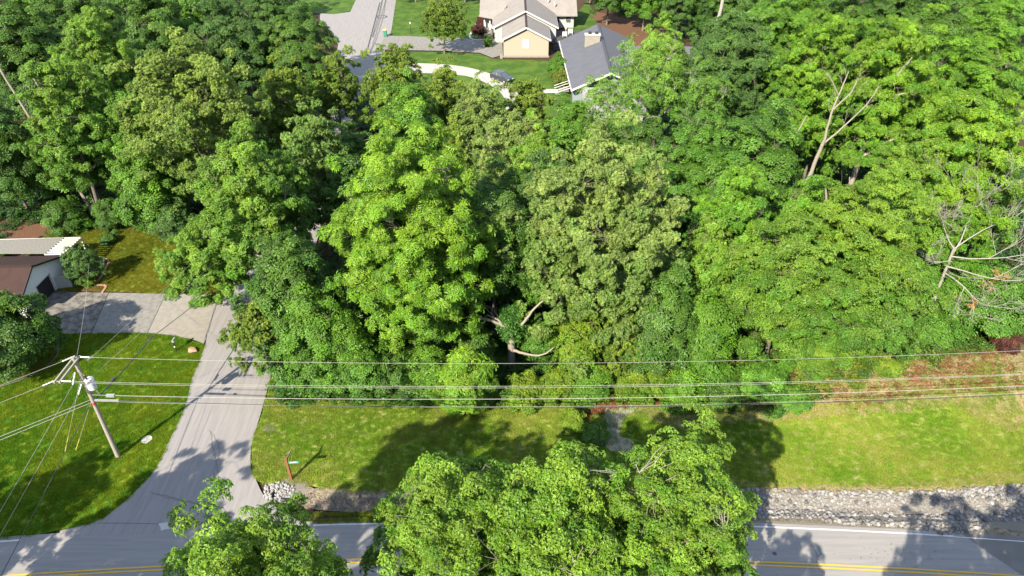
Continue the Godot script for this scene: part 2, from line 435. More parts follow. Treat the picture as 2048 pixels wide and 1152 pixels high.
func grow(called: String, kind: String, top: Vector3, r: float, cb: float, label: String, o := {}) -> Node3D:
	# top: the highest point of the tree; r: crown radius; cb: height of the crown's foot as a share of the height
	var sp: Dictionary = SP[kind]
	var rng := RandomNumberGenerator.new()
	rng.seed = hash(label)
	var shrub: bool = o.get("shrub", false)
	var t := thing(called, label, o.get("category", "shrub" if shrub else "tree"), Vector3(top.x, hgt(top.x, top.z), top.z) - o.get("lean", Vector3.ZERO), o.get("group", "plants along the edge of the wood" if shrub else "trees of the wood"))
	var h := top.y
	var lean: Vector3 = o.get("lean", Vector3(rng.randf_range(-0.04, 0.04), 0, rng.randf_range(-0.02, 0.05)) * h)
	var ry := h * (1.0 - cb) * 0.5
	var mid := Vector3(lean.x * 0.9, h * (1.0 + cb) * 0.5, lean.z * 0.9)
	var bark: Material = M[o.get("bark", sp.bark)]
	var r0: float = o.get("stem", clampf(h * 0.0135, 0.03, 0.34))
	var wood := MB.new()
	var stem := []
	var sr := []
	var n_stem := 7
	var reach: float = 0.86 if not shrub else 0.6
	for i in n_stem + 1:
		var s := float(i) / n_stem
		stem.append(Vector3(lean.x * s * s, h * reach * s - 0.1, lean.z * s * s) + Vector3(rng.randf_range(-1, 1), 0, rng.randf_range(-1, 1)) * h * 0.008 * (1.0 if i > 0 else 0.0))
		sr.append(r0 * (1.35 if i == 0 else 1.0) * (1.0 - 0.82 * s))
	wood.tube(stem, sr, 8)
	part("stem" if shrub else "trunk", wood.mesh(), bark, t)
	var lumps := FastNoiseLite.new()
	lumps.seed = rng.randi() % 10000; lumps.frequency = 0.9
	var lr: float = 0.72 * float(o.get("lobe", clampf(0.15 * r + 0.38, 0.55, 1.35)))
	var area := 4.0 * PI * pow((2.0 * pow(r * ry, 1.6) + pow(r * r, 1.6)) / 3.0, 0.625)
	var n := maxi(7, int(area / (lr * lr * 2.5)))
	# limbs
	var n_limb := 0 if shrub else clampi(int(r * 1.6), 5, 11)
	var limbs := []
	var shapes := []
	for i in n_limb:
		var s := (i + 0.5) / n_limb
		var a := i * 2.4 + rng.randf_range(-0.4, 0.4)
		var y0 := lerpf(maxf(cb, 0.12) + 0.05, 0.7, s) * h
		var from := at_height(stem, y0)
		var to_y := lerpf(mid.y - ry * 0.35, mid.y + ry * 0.75, s)
		var v := clampf((to_y - mid.y) / ry, -0.95, 0.95)
		var to := mid + Vector3(cos(a) * r * sqrt(1 - v * v) * 0.8, to_y - mid.y, sin(a) * r * sqrt(1 - v * v) * 0.8)
		if to.y < from.y + 0.4: to.y = from.y + 0.4
		var p := bend(from, to, -0.05 * h * (1.0 - s), 5, 0.24, rng)
		limbs.append(p)
		var b := MB.new()
		var lr0 := r0 * lerpf(0.62, 0.3, s)
		b.tube(p, taper(lr0, lr0 * 0.14, 5), 6)
		for q in 3:
			var f: Vector3 = p[2 + q]
			var e: Vector3 = f + (to - from).normalized().rotated(Vector3.UP, rng.randf_range(0.5, 1.0) * (1 if q % 2 else -1)) * r * rng.randf_range(0.25, 0.42) + Vector3.UP * rng.randf_range(0, 0.1) * r
			var pp := bend(f, e, 0.1, 3, 0.08, rng)
			limbs.append(pp)
			b.tube(pp, taper(lr0 * 0.3, lr0 * 0.07, 3), 5)
		shapes.append(b)
	# lobes of leaves over the crown, with some further in
	var where := []
	var cols := []
	var leaf_scale: float = float(o.get("leaf", 1.0)) * rng.randf_range(0.66, 0.92)
	var density: float = sp.m * o.get("dense", 1.0)
	var gap: float = o.get("gap", sp.g)
	var per := maxi(5, int(density * 5.7 * lr * lr / 0.36))
	var total := n + int(n * 0.45)
	for i in total:
		var inner := i >= n
		var k := i - n if inner else i
		var cnt := int(n * 0.45) if inner else n
		var y := 1.0 - 2.0 * (k + 0.5) / cnt
		if y < (-0.98 if shrub else -0.82): continue
		if not inner and rng.randf() < gap: continue
		var a := k * 2.39996 + rng.randf_range(-0.35, 0.35)
		var ring := sqrt(1.0 - y * y)
		var d := Vector3(cos(a) * ring, y, sin(a) * ring)
		if not inner and lumps.get_noise_3d(d.x * 3.4 + 7.0, d.y * 4.2, d.z * 3.4) < o.get("hollow", -0.33): continue
		var wide := ring * (1.0 - 0.16 * y)
		var size := (1.0 + 0.62 * lumps.get_noise_3d(d.x * 2.2, d.y * 3.0, d.z * 2.2) * (1.3 if shrub else 1.0)) * (rng.randf_range(0.42, 0.70) if inner else rng.randf_range(0.70, 1.10))
		var c := mid + Vector3(cos(a) * wide * (r - lr * 0.6), y * (ry - lr * 0.5), sin(a) * wide * (r - lr * 0.6)) * size
		if c.y < 0.25: c.y = 0.25 + rng.randf() * 0.3
		if n_limb and not inner:
			var best := 0
			var best_d := 1e9
			var bp := Vector3.ZERO
			for li in limbs.size():
				var line: Array = limbs[li]
				for pi in range(1, line.size()):
					var dd: float = c.distance_squared_to(line[pi]) + (4.0 if line[pi].y > c.y else 0.0)
					if dd < best_d:
						best_d = dd; best = li / 4; bp = line[pi]
			if best_d < 9.0: shapes[best].tube(bend(bp, bp.lerp(c, 0.85), 0.12, 3, 0.16, rng), [r0 * 0.10, r0 * 0.075, r0 * 0.05, 0.008], 4)
		var lobe_v := rng.randf_range(0.80, 1.18)
		var young := clampf(0.38 + 0.45 * y + rng.randf_range(-0.35, 0.35), 0.0, 1.0)
		var outw := (d + Vector3.UP * 0.65).normalized()
		var lobe_r := lr * rng.randf_range(0.75, 1.2)
		var cnt_s := per if not inner else int(per * 0.7)
		for q in cnt_s:
			var sd := Vector3(rng.randfn(), rng.randfn(), rng.randfn()).normalized()
			if sd.dot(outw) < -0.25: sd = sd - outw * 2.0 * sd.dot(outw)
			var pos := c + Vector3(sd.x * 1.12, sd.y * 0.55, sd.z * 1.12) * lobe_r * rng.randf_range(0.55, 1.1) - Vector3.UP * 0.16 * lobe_r * (sd - d * sd.dot(d)).length_squared()
			if pos.y < 0.1: continue
			var up := (sd * 0.55 + outw * 0.45 + Vector3.UP * 0.35 + Vector3(rng.randf_range(-1, 1), rng.randf_range(-1, 1), rng.randf_range(-1, 1)) * 0.3).normalized()
			var x := up.cross(Vector3(cos(q * 2.1), 0.13, sin(q * 2.1))).normalized()
			var s: float = rng.randf_range(0.62, 1.25) * leaf_scale
			where.append(Transform3D(Basis(x * s * rng.randf_range(0.75, 1.2), up * s * rng.randf_range(0.7, 1.3), x.cross(up) * s * rng.randf_range(0.75, 1.2)), pos))
			var col: Color = sp.a.lerp(sp.b, clampf(young + rng.randf_range(-0.4, 0.4), 0, 1)) * (lobe_v * rng.randf_range(0.8, 1.22))
			if o.has("tint"): col *= o.tint
			cols.append(Color(col.r, col.g, col.b, 1))
	for b in shapes: part("limb", b.mesh(), bark, t)
	many("foliage" if shrub else "crown", sp.mesh, M.leaf, where, cols, t)
	return t

func at_height(stem: Array, y: float) -> Vector3:
	for i in stem.size() - 1:
		if stem[i + 1].y >= y:
			return stem[i].lerp(stem[i + 1], clampf((y - stem[i].y) / (stem[i + 1].y - stem[i].y), 0, 1))
	return stem[-1]

func bare(b: MB, at: Vector3, dir: Vector3, l: float, r: float, depth: int, rng: RandomNumberGenerator) -> void:
	var p := [at]
	var d := dir
	for i in 4:
		d = (d + Vector3(rng.randf_range(-1, 1), rng.randf_range(-0.6, 0.9), rng.randf_range(-1, 1)) * 0.2).normalized()
		p.append(p[-1] + d * l / 4.0)
	b.tube(p, taper(r, r * 0.45, 4), 6 if depth > 1 else 4)
	if depth <= 0: return
	for i in 3 + (depth % 2):
		var k := 1 + (i + 1) % 4
		var e := (d + Vector3(rng.randf_range(-1, 1), rng.randf_range(-0.5, 0.8), rng.randf_range(-1, 1)) * 0.95).normalized()
		bare(b, p[k], e, l * rng.randf_range(0.5, 0.75), maxf(0.014, r * 0.55), depth - 1, rng)

# ---------------------------------------------------------------- the setting
const SUN_ENERGY := 1.6

func _ready() -> void:
	var cam := Camera3D.new()
	cam.name = "camera"
	cam.position = Vector3(0, 44, 0)
	cam.rotation_degrees = Vector3(-34.5, 0, 0)
	cam.fov = 44.16; cam.near = 0.5; cam.far = 1500.0; cam.current = true
	add_child(cam)
	var sky := ProceduralSkyMaterial.new()
	sky.sky_top_color = Color(0.54, 0.61, 0.73); sky.sky_horizon_color = Color(0.80, 0.82, 0.83)
	sky.sky_curve = 0.18
	sky.ground_bottom_color = Color(0.2, 0.24, 0.14); sky.ground_horizon_color = Color(0.55, 0.6, 0.58)
	sky.sky_energy_multiplier = 1.0
	var env := Environment.new()
	env.background_mode = Environment.BG_SKY
	env.sky = Sky.new(); env.sky.sky_material = sky
	env.tonemap_mode = Environment.TONE_MAPPER_LINEAR
	env.tonemap_exposure = 2.95
	env.sdfgi_enabled = true; env.ssao_enabled = true; env.ssil_enabled = true
	var we := WorldEnvironment.new()
	we.name = "world_environment"; we.environment = env
	add_child(we)
	var sun := DirectionalLight3D.new()
	sun.name = "sun"
	sun.light_color = Color(1.0, 0.955, 0.87); sun.light_energy = SUN_ENERGY; sun.light_angular_distance = 0.5
	sun.shadow_enabled = true
	add_child(sun)
	sun.look_at_from_position(Vector3.ZERO, Vector3(0.5, -0.7265, -0.866))
	R.seed = 7
	materials()
	species()
	ground()
	roads()
	ditches()
	left_yard()
	far_houses()
	pole_and_wires()
	street_things()
	trees()
	undergrowth()
	grass()

func rect(x0: float, z0: float, x1: float, z1: float) -> PackedVector2Array:
	return PackedVector2Array([Vector2(x0, z0), Vector2(x1, z0), Vector2(x1, z1), Vector2(x0, z1)])

var P_verge := PackedVector2Array()
var P_front := PackedVector2Array()
var P_back := PackedVector2Array()
var P_low := PackedVector2Array()

func edge_line(x0: float, x1: float, off: float) -> PackedVector2Array:
	var o := PackedVector2Array()
	for i in 41:
		var x := lerpf(x0, x1, i / 40.0)
		o.append(Vector2(x, edge_z(x) + off))
	return o

func ground() -> void:
	var b := drape(rect(-66, -56, 66, -24), 1.0, -0.10)
	for q in [rect(-600, -900, 600, -56), rect(-600, -24, 600, 300), rect(-600, -56, -66, -24), rect(66, -56, 600, -24)]:
		var e := drape(q, 60.0, -0.10)
		b.v.append_array(e.v); b.n.append_array(e.n); b.c.append_array(e.c)
	struct("ground", b.mesh(), M.litter, "brown leaf litter and bare soil under the wood")
	var far := drape(PackedVector2Array([Vector2(-27.76, -152.31), Vector2(-15.26, -152.31), Vector2(-6.73, -150.87), Vector2(-4.02, -147.37), Vector2(7.77, -146.01), Vector2(9.30, -151.95), Vector2(11.26, -137.04), Vector2(13.03, -125.70), Vector2(10.94, -119.36), Vector2(1.29, -108.73), Vector2(-3.88, -121.83), Vector2(-11.22, -125.70), Vector2(-22.27, -127.03), Vector2(-27.27, -121.83), Vector2(-27.77, -137.04)]), 8.0, 0.02)
	P_verge = rough(curve(PackedVector2Array([Vector2(-22.86, -53.39), Vector2(-22.23, -49.07), Vector2(-21.93, -46.11), Vector2(-21.70, -43.36), Vector2(-21.52, -41.08), Vector2(-20.84, -38.67), Vector2(-20.10, -37.40), Vector2(-18.89, -37.01), Vector2(-15.72, -36.81), Vector2(-12.52, -36.33), Vector2(-8.64, -36.23), Vector2(-0.92, -36.04), Vector2(8.71, -36.18), Vector2(18.47, -36.62), Vector2(26.27, -36.72), Vector2(34.04, -36.72), Vector2(40.88, -37.11), Vector2(44.93, -37.91), Vector2(55.14, -53.39), Vector2(50.06, -53.02), Vector2(44.03, -50.81), Vector2(38.41, -47.07), Vector2(29.78, -45.67), Vector2(23.61, -45.67), Vector2(16.73, -46.42), Vector2(10.06, -46.42), Vector2(3.41, -47.07), Vector2(-5.61, -47.72), Vector2(-14.72, -48.06), Vector2(-19.35, -48.39), Vector2(-21.50, -50.46)]), 3), 0.5, 0.09)
	struct("grass_verge", drape(P_verge, 1.0, 0.03).mesh(), M.meadow, "rough mown grass verge between the wood and the main road")
	var dry := rough(PackedVector2Array([Vector2(38.27, -45.04), Vector2(29.11, -43.95), Vector2(22.99, -43.65), Vector2(18.65, -43.48), Vector2(15.91, -42.66), Vector2(13.02, -43.06), Vector2(11.55, -44.55), Vector2(6.78, -44.68), Vector2(5.61, -46.42), Vector2(12.44, -47.39), Vector2(21.36, -47.07), Vector2(28.11, -48.39), Vector2(34.62, -50.81), Vector2(41.95, -52.27), Vector2(50.75, -54.16), Vector2(55.65, -54.16), Vector2(48.06, -42.66), Vector2(41.29, -42.66)]), 0.7, 0.35)
	struct("dry_bank", drape(dry, 1.0, 0.05).mesh(), M.dry, "bank of dry tan grass and rusty brush above the verge")
	P_front = rough(curve(PackedVector2Array([Vector2(-29.97, -54.01), Vector2(-29.69, -51.75), Vector2(-29.49, -49.27), Vector2(-28.74, -45.48), Vector2(-28.53, -41.63), Vector2(-28.45, -38.41), Vector2(-29.07, -36.18), Vector2(-29.85, -34.55), Vector2(-30.82, -33.43), Vector2(-33.06, -32.77), Vector2(-34.94, -32.21), Vector2(-36.92, -31.88), Vector2(-43.14, -30.48), Vector2(-61.78, -31.50), Vector2(-82.19, -51.90), Vector2(-59.41, -53.39), Vector2(-49.01, -55.58), Vector2(-45.15, -55.82), Vector2(-39.73, -55.98), Vector2(-35.70, -55.90), Vector2(-32.48, -55.34)]), 3), 0.5, 0.07)
	struct("front_lawn", drape(P_front, 2.0, 0.03).mesh(), M.lawn, "green lawn with yellowed patches around the utility pole")
	P_back = rough(PackedVector2Array([Vector2(-44.21, -63.35), Vector2(-36.42, -62.88), Vector2(-31.66, -62.69), Vector2(-30.81, -65.59), Vector2(-31.09, -71.98), Vector2(-38.39, -79.28), Vector2(-45.21, -77.36), Vector2(-49.25, -77.99), Vector2(-54.77, -77.74), Vector2(-57.23, -76.49), Vector2(-57.19, -71.98), Vector2(-52.36, -63.35)]), 0.6, 0.08)
	struct("back_lawn", drape(P_back, 2.0, 0.03).mesh(), M.yard, "mossy olive lawn behind the concrete driveway")
	struct("leaf_litter_border", drape(rough(PackedVector2Array([Vector2(-64.07, -69.76), Vector2(-60.41, -71.42), Vector2(-57.32, -75.51), Vector2(-55.38, -76.49), Vector2(-51.40, -77.24), Vector2(-46.70, -76.49), Vector2(-45.37, -77.74), Vector2(-46.77, -79.54), Vector2(-52.38, -79.28), Vector2(-57.05, -78.51), Vector2(-61.67, -77.74), Vector2(-67.75, -75.51)]), 0.5, 0.3), 2.0, 0.06).mesh(), M.mulch, "orange brown leaf litter along the edge of the back lawn")
	P_low = rough(edge_line(-15.6, 9.5, -0.34), 0.6, 0.05)
	var up := rough(edge_line(9.5, -16.4, -1.15), 0.6, 0.1)
	P_low.append_array(up)
	struct("roadside_grass", drape(P_low, 1.0, 0.03).mesh(), M.meadow, "narrow strip of grass between ditch and main road")
	struct("house_lawn", far.mesh(), M.far_lawn, "mown lawn between the curved driveway and the tan house")
	struct("street_lawn", drape(PackedVector2Array([Vector2(-32.31, -199.78), Vector2(-17.42, -211.88), Vector2(-5.48, -211.88), Vector2(-7.33, -183.73), Vector2(-7.74, -163.05), Vector2(-16.05, -161.84), Vector2(-25.69, -163.05), Vector2(-28.51, -164.68), Vector2(-30.42, -183.73)]), 6.0, 0.025).mesh(), M.far_lawn, "mown lawn beside the street in front of the tan house")
	struct("corner_lawn", drape(PackedVector2Array([Vector2(-47.91, -184.73), Vector2(-44.21, -183.73), Vector2(-41.00, -187.78), Vector2(-41.38, -199.78), Vector2(-41.78, -208.12), Vector2(-58.66, -208.12), Vector2(-53.91, -188.82)]), 6.0, 0.02).mesh(), M.far_lawn, "bright lawn at the far corner of the street")
	struct("side_lawn", drape(PackedVector2Array([Vector2(13.47, -169.77), Vector2(17.29, -188.82), Vector2(20.16, -199.78), Vector2(20.61, -183.73), Vector2(22.17, -169.77), Vector2(17.38, -150.16), Vector2(9.00, -150.16)]), 4.0, 0.015).mesh(), M.far_lawn, "dark lawn between the two houses")
	struct("mulch_bed", drape(rough(PackedVector2Array([Vector2(19.58, -188.82), Vector2(25.58, -183.73), Vector2(35.52, -169.77), Vector2(33.75, -153.77), Vector2(22.00, -153.77), Vector2(20.52, -170.64)]), 2.0, 0.5), 6.0, 0.03).mesh(), M.mulch, "brown mulch under the trees behind the houses")
	var sk := drape(rough(PackedVector2Array([Vector2(11.17, -46.42), Vector2(9.57, -46.11), Vector2(7.92, -45.17), Vector2(7.94, -43.36), Vector2(7.13, -41.63), Vector2(7.84, -40.53), Vector2(8.84, -40.26), Vector2(10.10, -40.53), Vector2(9.93, -41.63), Vector2(9.00, -42.20), Vector2(9.73, -43.95), Vector2(10.75, -45.04)]), 0.3, 0.2), 1.0, 0.07)
	struct("bare_patch", sk.mesh(), M.bare, "pale bare patch of gravelly soil in the verge")
	struct("bare_spot", drape(rough(PackedVector2Array([Vector2(-21.19, -43.36), Vector2(-20.49, -43.48), Vector2(-20.00, -42.77), Vector2(-20.38, -42.31), Vector2(-21.07, -42.66)]), 0.3, 0.1), 1.0, 0.06).mesh(), M.gravel, "small pale bare spot beside the side road")

func roads() -> void:
	# main road: a gentle bend round the camera
	var p := edge_line(-110, 110, -0.36)
	var q := edge_line(110, -110, 6.9)
	p.append_array(q)
	struct("main_road", drape(p, 4.0, 0.045).mesh(), M.road, "grey two-lane main road along the bottom")
	var np := edge_line(32.6, 110, -0.4)
	np.append_array(PackedVector2Array([Vector2(110, -12.2), Vector2(36.9, -27.2), Vector2(34.8, -29.4)]))
	struct("new_asphalt", drape(np, 4.0, 0.052).mesh(), M.new_road, "darker stretch of newer asphalt at the right end of the road")
	# side road, flaring into the main road
	var s := curve(PackedVector2Array([Vector2(-30.03, -54.16), Vector2(-29.69, -51.75), Vector2(-29.49, -49.27), Vector2(-28.74, -45.48), Vector2(-28.53, -41.63), Vector2(-28.45, -38.41), Vector2(-29.07, -36.18), Vector2(-29.85, -34.55), Vector2(-30.82, -33.43), Vector2(-33.01, -32.68)]), 4)
	s.append_array(PackedVector2Array([Vector2(-32.72, -32.13), Vector2(-13.71, -32.94), Vector2(-14.17, -33.34)]))
	s.append_array(curve(PackedVector2Array([Vector2(-14.93, -33.43), Vector2(-16.14, -33.82), Vector2(-17.62, -34.64), Vector2(-19.09, -35.94), Vector2(-20.10, -37.40), Vector2(-20.88, -38.67), Vector2(-21.56, -41.08), Vector2(-21.74, -43.36), Vector2(-21.98, -46.11), Vector2(-22.28, -49.07), Vector2(-22.75, -52.27)]), 4))
	s.append_array(PackedVector2Array([Vector2(-23.05, -58.22), Vector2(-23.03, -65.59), Vector2(-24.06, -80.60), Vector2(-26.62, -111.30), Vector2(-26.91, -150.87), Vector2(-27.98, -169.77), Vector2(-30.97, -199.78), Vector2(-34.24, -240.38)]))
	s.append_array(PackedVector2Array([Vector2(-49.94, -240.38), Vector2(-41.65, -199.78), Vector2(-39.58, -169.77), Vector2(-36.85, -150.16), Vector2(-32.34, -101.19), Vector2(-30.58, -74.30), Vector2(-31.81, -65.59), Vector2(-31.76, -62.50), Vector2(-31.35, -59.78)]))
	struct("side_road", drape(s, 3.0, 0.049).mesh(), M.side_road, "pale asphalt side road running back through the wood")
	struct("street_driveway", drape(PackedVector2Array([Vector2(-38.27, -167.19), Vector2(-36.10, -153.77), Vector2(-42.65, -168.90), Vector2(-46.18, -176.98), Vector2(-48.02, -185.23), Vector2(-44.31, -184.23), Vector2(-40.80, -186.75)]), 6.0, 0.051).mesh(), M.side_road, "short grey driveway on the left of the far street")
	# seam, cracks, repairs
	struct("road_seam", ribbon(curve(PackedVector2Array([Vector2(-30.55, -33.34), Vector2(-26.70, -33.29), Vector2(-22.98, -33.21), Vector2(-18.53, -33.12), Vector2(-14.85, -33.07)]), 4), 0.07, 0.058).mesh(), M.crack, "seam where the side road meets the main road")
	struct("concrete_patch", drape(rough(PackedVector2Array([Vector2(-26.03, -33.29), Vector2(-25.44, -33.38), Vector2(-25.01, -32.86), Vector2(-25.65, -32.73)]), 0.3, 0.06), 1.0, 0.059).mesh(), M.lid, "small pale repair patch in the road seam")
	for e in [PackedVector2Array([Vector2(-31.66, -62.69), Vector2(-31.09, -59.95), Vector2(-30.71, -57.38), Vector2(-30.23, -54.32)]), PackedVector2Array([Vector2(-33.64, -199.78), Vector2(-31.43, -178.86), Vector2(-30.26, -161.44), Vector2(-29.85, -150.87)]), PackedVector2Array([Vector2(-34.58, -199.78), Vector2(-32.40, -178.86), Vector2(-31.36, -163.45)]), PackedVector2Array([Vector2(-34.81, -196.94), Vector2(-33.39, -181.27), Vector2(-31.59, -161.44), Vector2(-30.86, -153.77)])]:
		struct("road_crack", ribbon(rough(curve(e, 3), 0.7, 0.06), 0.09 if e[0].y > -100 else 0.3, 0.06).mesh(), M.crack, "dark sealed crack along the edge of the street")
	var ring := MB.new()
	var ringp := PackedVector2Array()
	for i in 25: ringp.append(Vector2(-32.11, -181.75) + Vector2(cos(TAU * i / 24.0), sin(TAU * i / 24.0)) * 1.25)
	ring = ribbon(ringp, 0.5, 0.062)
	struct("tar_ring", ring.mesh(), M.tar, "black sealant ring on the far street")
	for e in [[Vector2(18.59, -30.77), "small dark tar spot in the right lane"], [Vector2(-24.88, -47.13), "small dark tar spot on the side road"]]:
		var sp := PackedVector2Array()
		for i in 9: sp.append(e[0] + Vector2(cos(TAU * i / 9.0) * 0.22, sin(TAU * i / 9.0) * 0.15) * R.randf_range(0.7, 1.2))
		struct("tar_spot", drape(sp, 1.0, 0.061).mesh(), M.tar, e[1])
	var sk := MB.new()
	for k in 70:
		var c := Vector2(27.05, -30.60) + Vector2(R.randfn() * 1.9, R.randfn() * 0.5)
		var w := R.randf_range(0.03, 0.09)
		sk.quad(on(c, 0.062), on(c + Vector2(w, 0), 0.062), on(c + Vector2(w, w), 0.062), on(c + Vector2(0, w), 0.062))
	var so := struct("road_specks", sk.mesh(), M.crack, "scatter of small dark specks in the right lane")
	so.set_meta("kind", "stuff")
	for e in [PackedVector2Array([Vector2(-25.59, -42.77), Vector2(-23.99, -40.53), Vector2(-23.57, -37.91), Vector2(-22.04, -35.47)]), PackedVector2Array([Vector2(-27.91, -36.18), Vector2(-25.29, -35.38), Vector2(-22.87, -35.01), Vector2(-20.68, -34.09)]), PackedVector2Array([Vector2(21.47, -31.84), Vector2(21.93, -31.09), Vector2(21.22, -29.89), Vector2(21.54, -29.04)])]:
		struct("road_crack", ribbon(rough(curve(e, 4), 0.3, 0.08), 0.045, 0.061).mesh(), M.crack, "thin crack in the asphalt")
	# paint
	struct("edge_line", ribbon(edge_line(-14.6, 32.0, 0.0), 0.13, 0.063).mesh(), M.white, "white edge line on the right part of the main road")
	struct("edge_line", ribbon(edge_line(-110, -35.4, 0.05), 0.14, 0.063).mesh(), M.white, "white edge line ending at the left of the junction")
	struct("edge_line", ribbon(edge_line(32.0, 110, 0.05), 0.08, 0.064).mesh(), M.white, "thin worn white line on the newer asphalt")
	struct("centre_line", ribbon(edge_line(-110, 110, 2.95), 0.11, 0.066).mesh(), M.yellow, "far stripe of the double yellow centre line")
	struct("centre_line", ribbon(edge_line(-110, 110, 3.22), 0.11, 0.066).mesh(), M.yellow, "near stripe of the double yellow centre line")
	# drives
	var drive := Node3D.new()
	drive.name = "concrete_driveway"; drive.set_meta("kind", "structure"); drive.set_meta("label", "wide concrete driveway of the white garage in four slabs")
	add_child(drive)
	var slabs := [PackedVector2Array([Vector2(-51.17, -63.35), Vector2(-43.65, -63.06), Vector2(-42.04, -55.90), Vector2(-48.10, -55.74)]), PackedVector2Array([Vector2(-43.65, -63.06), Vector2(-37.40, -62.88), Vector2(-36.48, -55.98), Vector2(-42.04, -55.90)]), PackedVector2Array([Vector2(-37.40, -62.88), Vector2(-31.66, -62.69), Vector2(-31.14, -59.78), Vector2(-30.20, -54.24), Vector2(-31.59, -54.94), Vector2(-34.10, -55.66), Vector2(-36.48, -55.98)])]
	var mats := [M.concrete_dark, M.concrete, M.concrete_tan]
	for i in 3:
		var g: PackedVector2Array = Geometry2D.offset_polygon(slabs[i], -0.025)[0]
		part("slab", drape(g, 2.0, 0.056).mesh(), mats[i], drive)
	struct("house_driveway", drape(PackedVector2Array([Vector2(-28.73, -164.68), Vector2(-23.03, -164.27), Vector2(-13.35, -163.05), Vector2(-2.22, -161.44), Vector2(-1.88, -150.16), Vector2(-4.04, -148.06), Vector2(-6.75, -151.59), Vector2(-15.32, -153.03), Vector2(-26.06, -153.77), Vector2(-28.84, -154.51)]), 6.0, 0.055).mesh(), M.concrete, "concrete driveway of the tan house")
	struct("curved_driveway", drape(curve(PackedVector2Array([Vector2(-27.21, -147.37), Vector2(-21.97, -145.00), Vector2(-12.49, -143.35), Vector2(-6.32, -139.82), Vector2(-2.11, -134.64), Vector2(0.55, -128.38), Vector2(1.75, -120.58), Vector2(1.29, -108.73), Vector2(-1.94, -108.73), Vector2(-1.04, -119.36), Vector2(-1.91, -126.23), Vector2(-4.61, -131.74), Vector2(-9.09, -136.43), Vector2(-16.01, -137.96), Vector2(-23.86, -138.26), Vector2(-27.59, -140.14)]), 3), 5.0, 0.057).mesh(), M.pale_drive, "pale concrete driveway curving down to the grey house")

func stone_mesh(sd: int) -> ArrayMesh:
	var rng := RandomNumberGenerator.new()
	rng.seed = sd
	var b := MB.new()
	var ph := [[0.0], [0.62], [1.0]]
	var rows := []
	for i in 3:
		var row := []
		for j in 6:
			var a := TAU * (j + 0.5 * (i % 2)) / 6.0
			var rr: float = [0.92, 1.0, 0.52][i] * rng.randf_range(0.62, 1.25)
			row.append(Vector3(cos(a) * rr * 0.5, [-0.22, 0.08, 0.3][i] + rng.randf_range(-0.05, 0.05), sin(a) * rr * 0.42))
		rows.append(row)
	for i in 2:
		for j in 6:
			b.out(rows[i][j], rows[i][(j + 1) % 6], rows[i + 1][(j + 1) % 6], Vector3.ZERO)
			b.out(rows[i][j], rows[i + 1][(j + 1) % 6], rows[i + 1][j], Vector3.ZERO)
	for j in range(1, 5): b.out(rows[2][0], rows[2][j], rows[2][j + 1], Vector3.ZERO)
	return b.mesh()

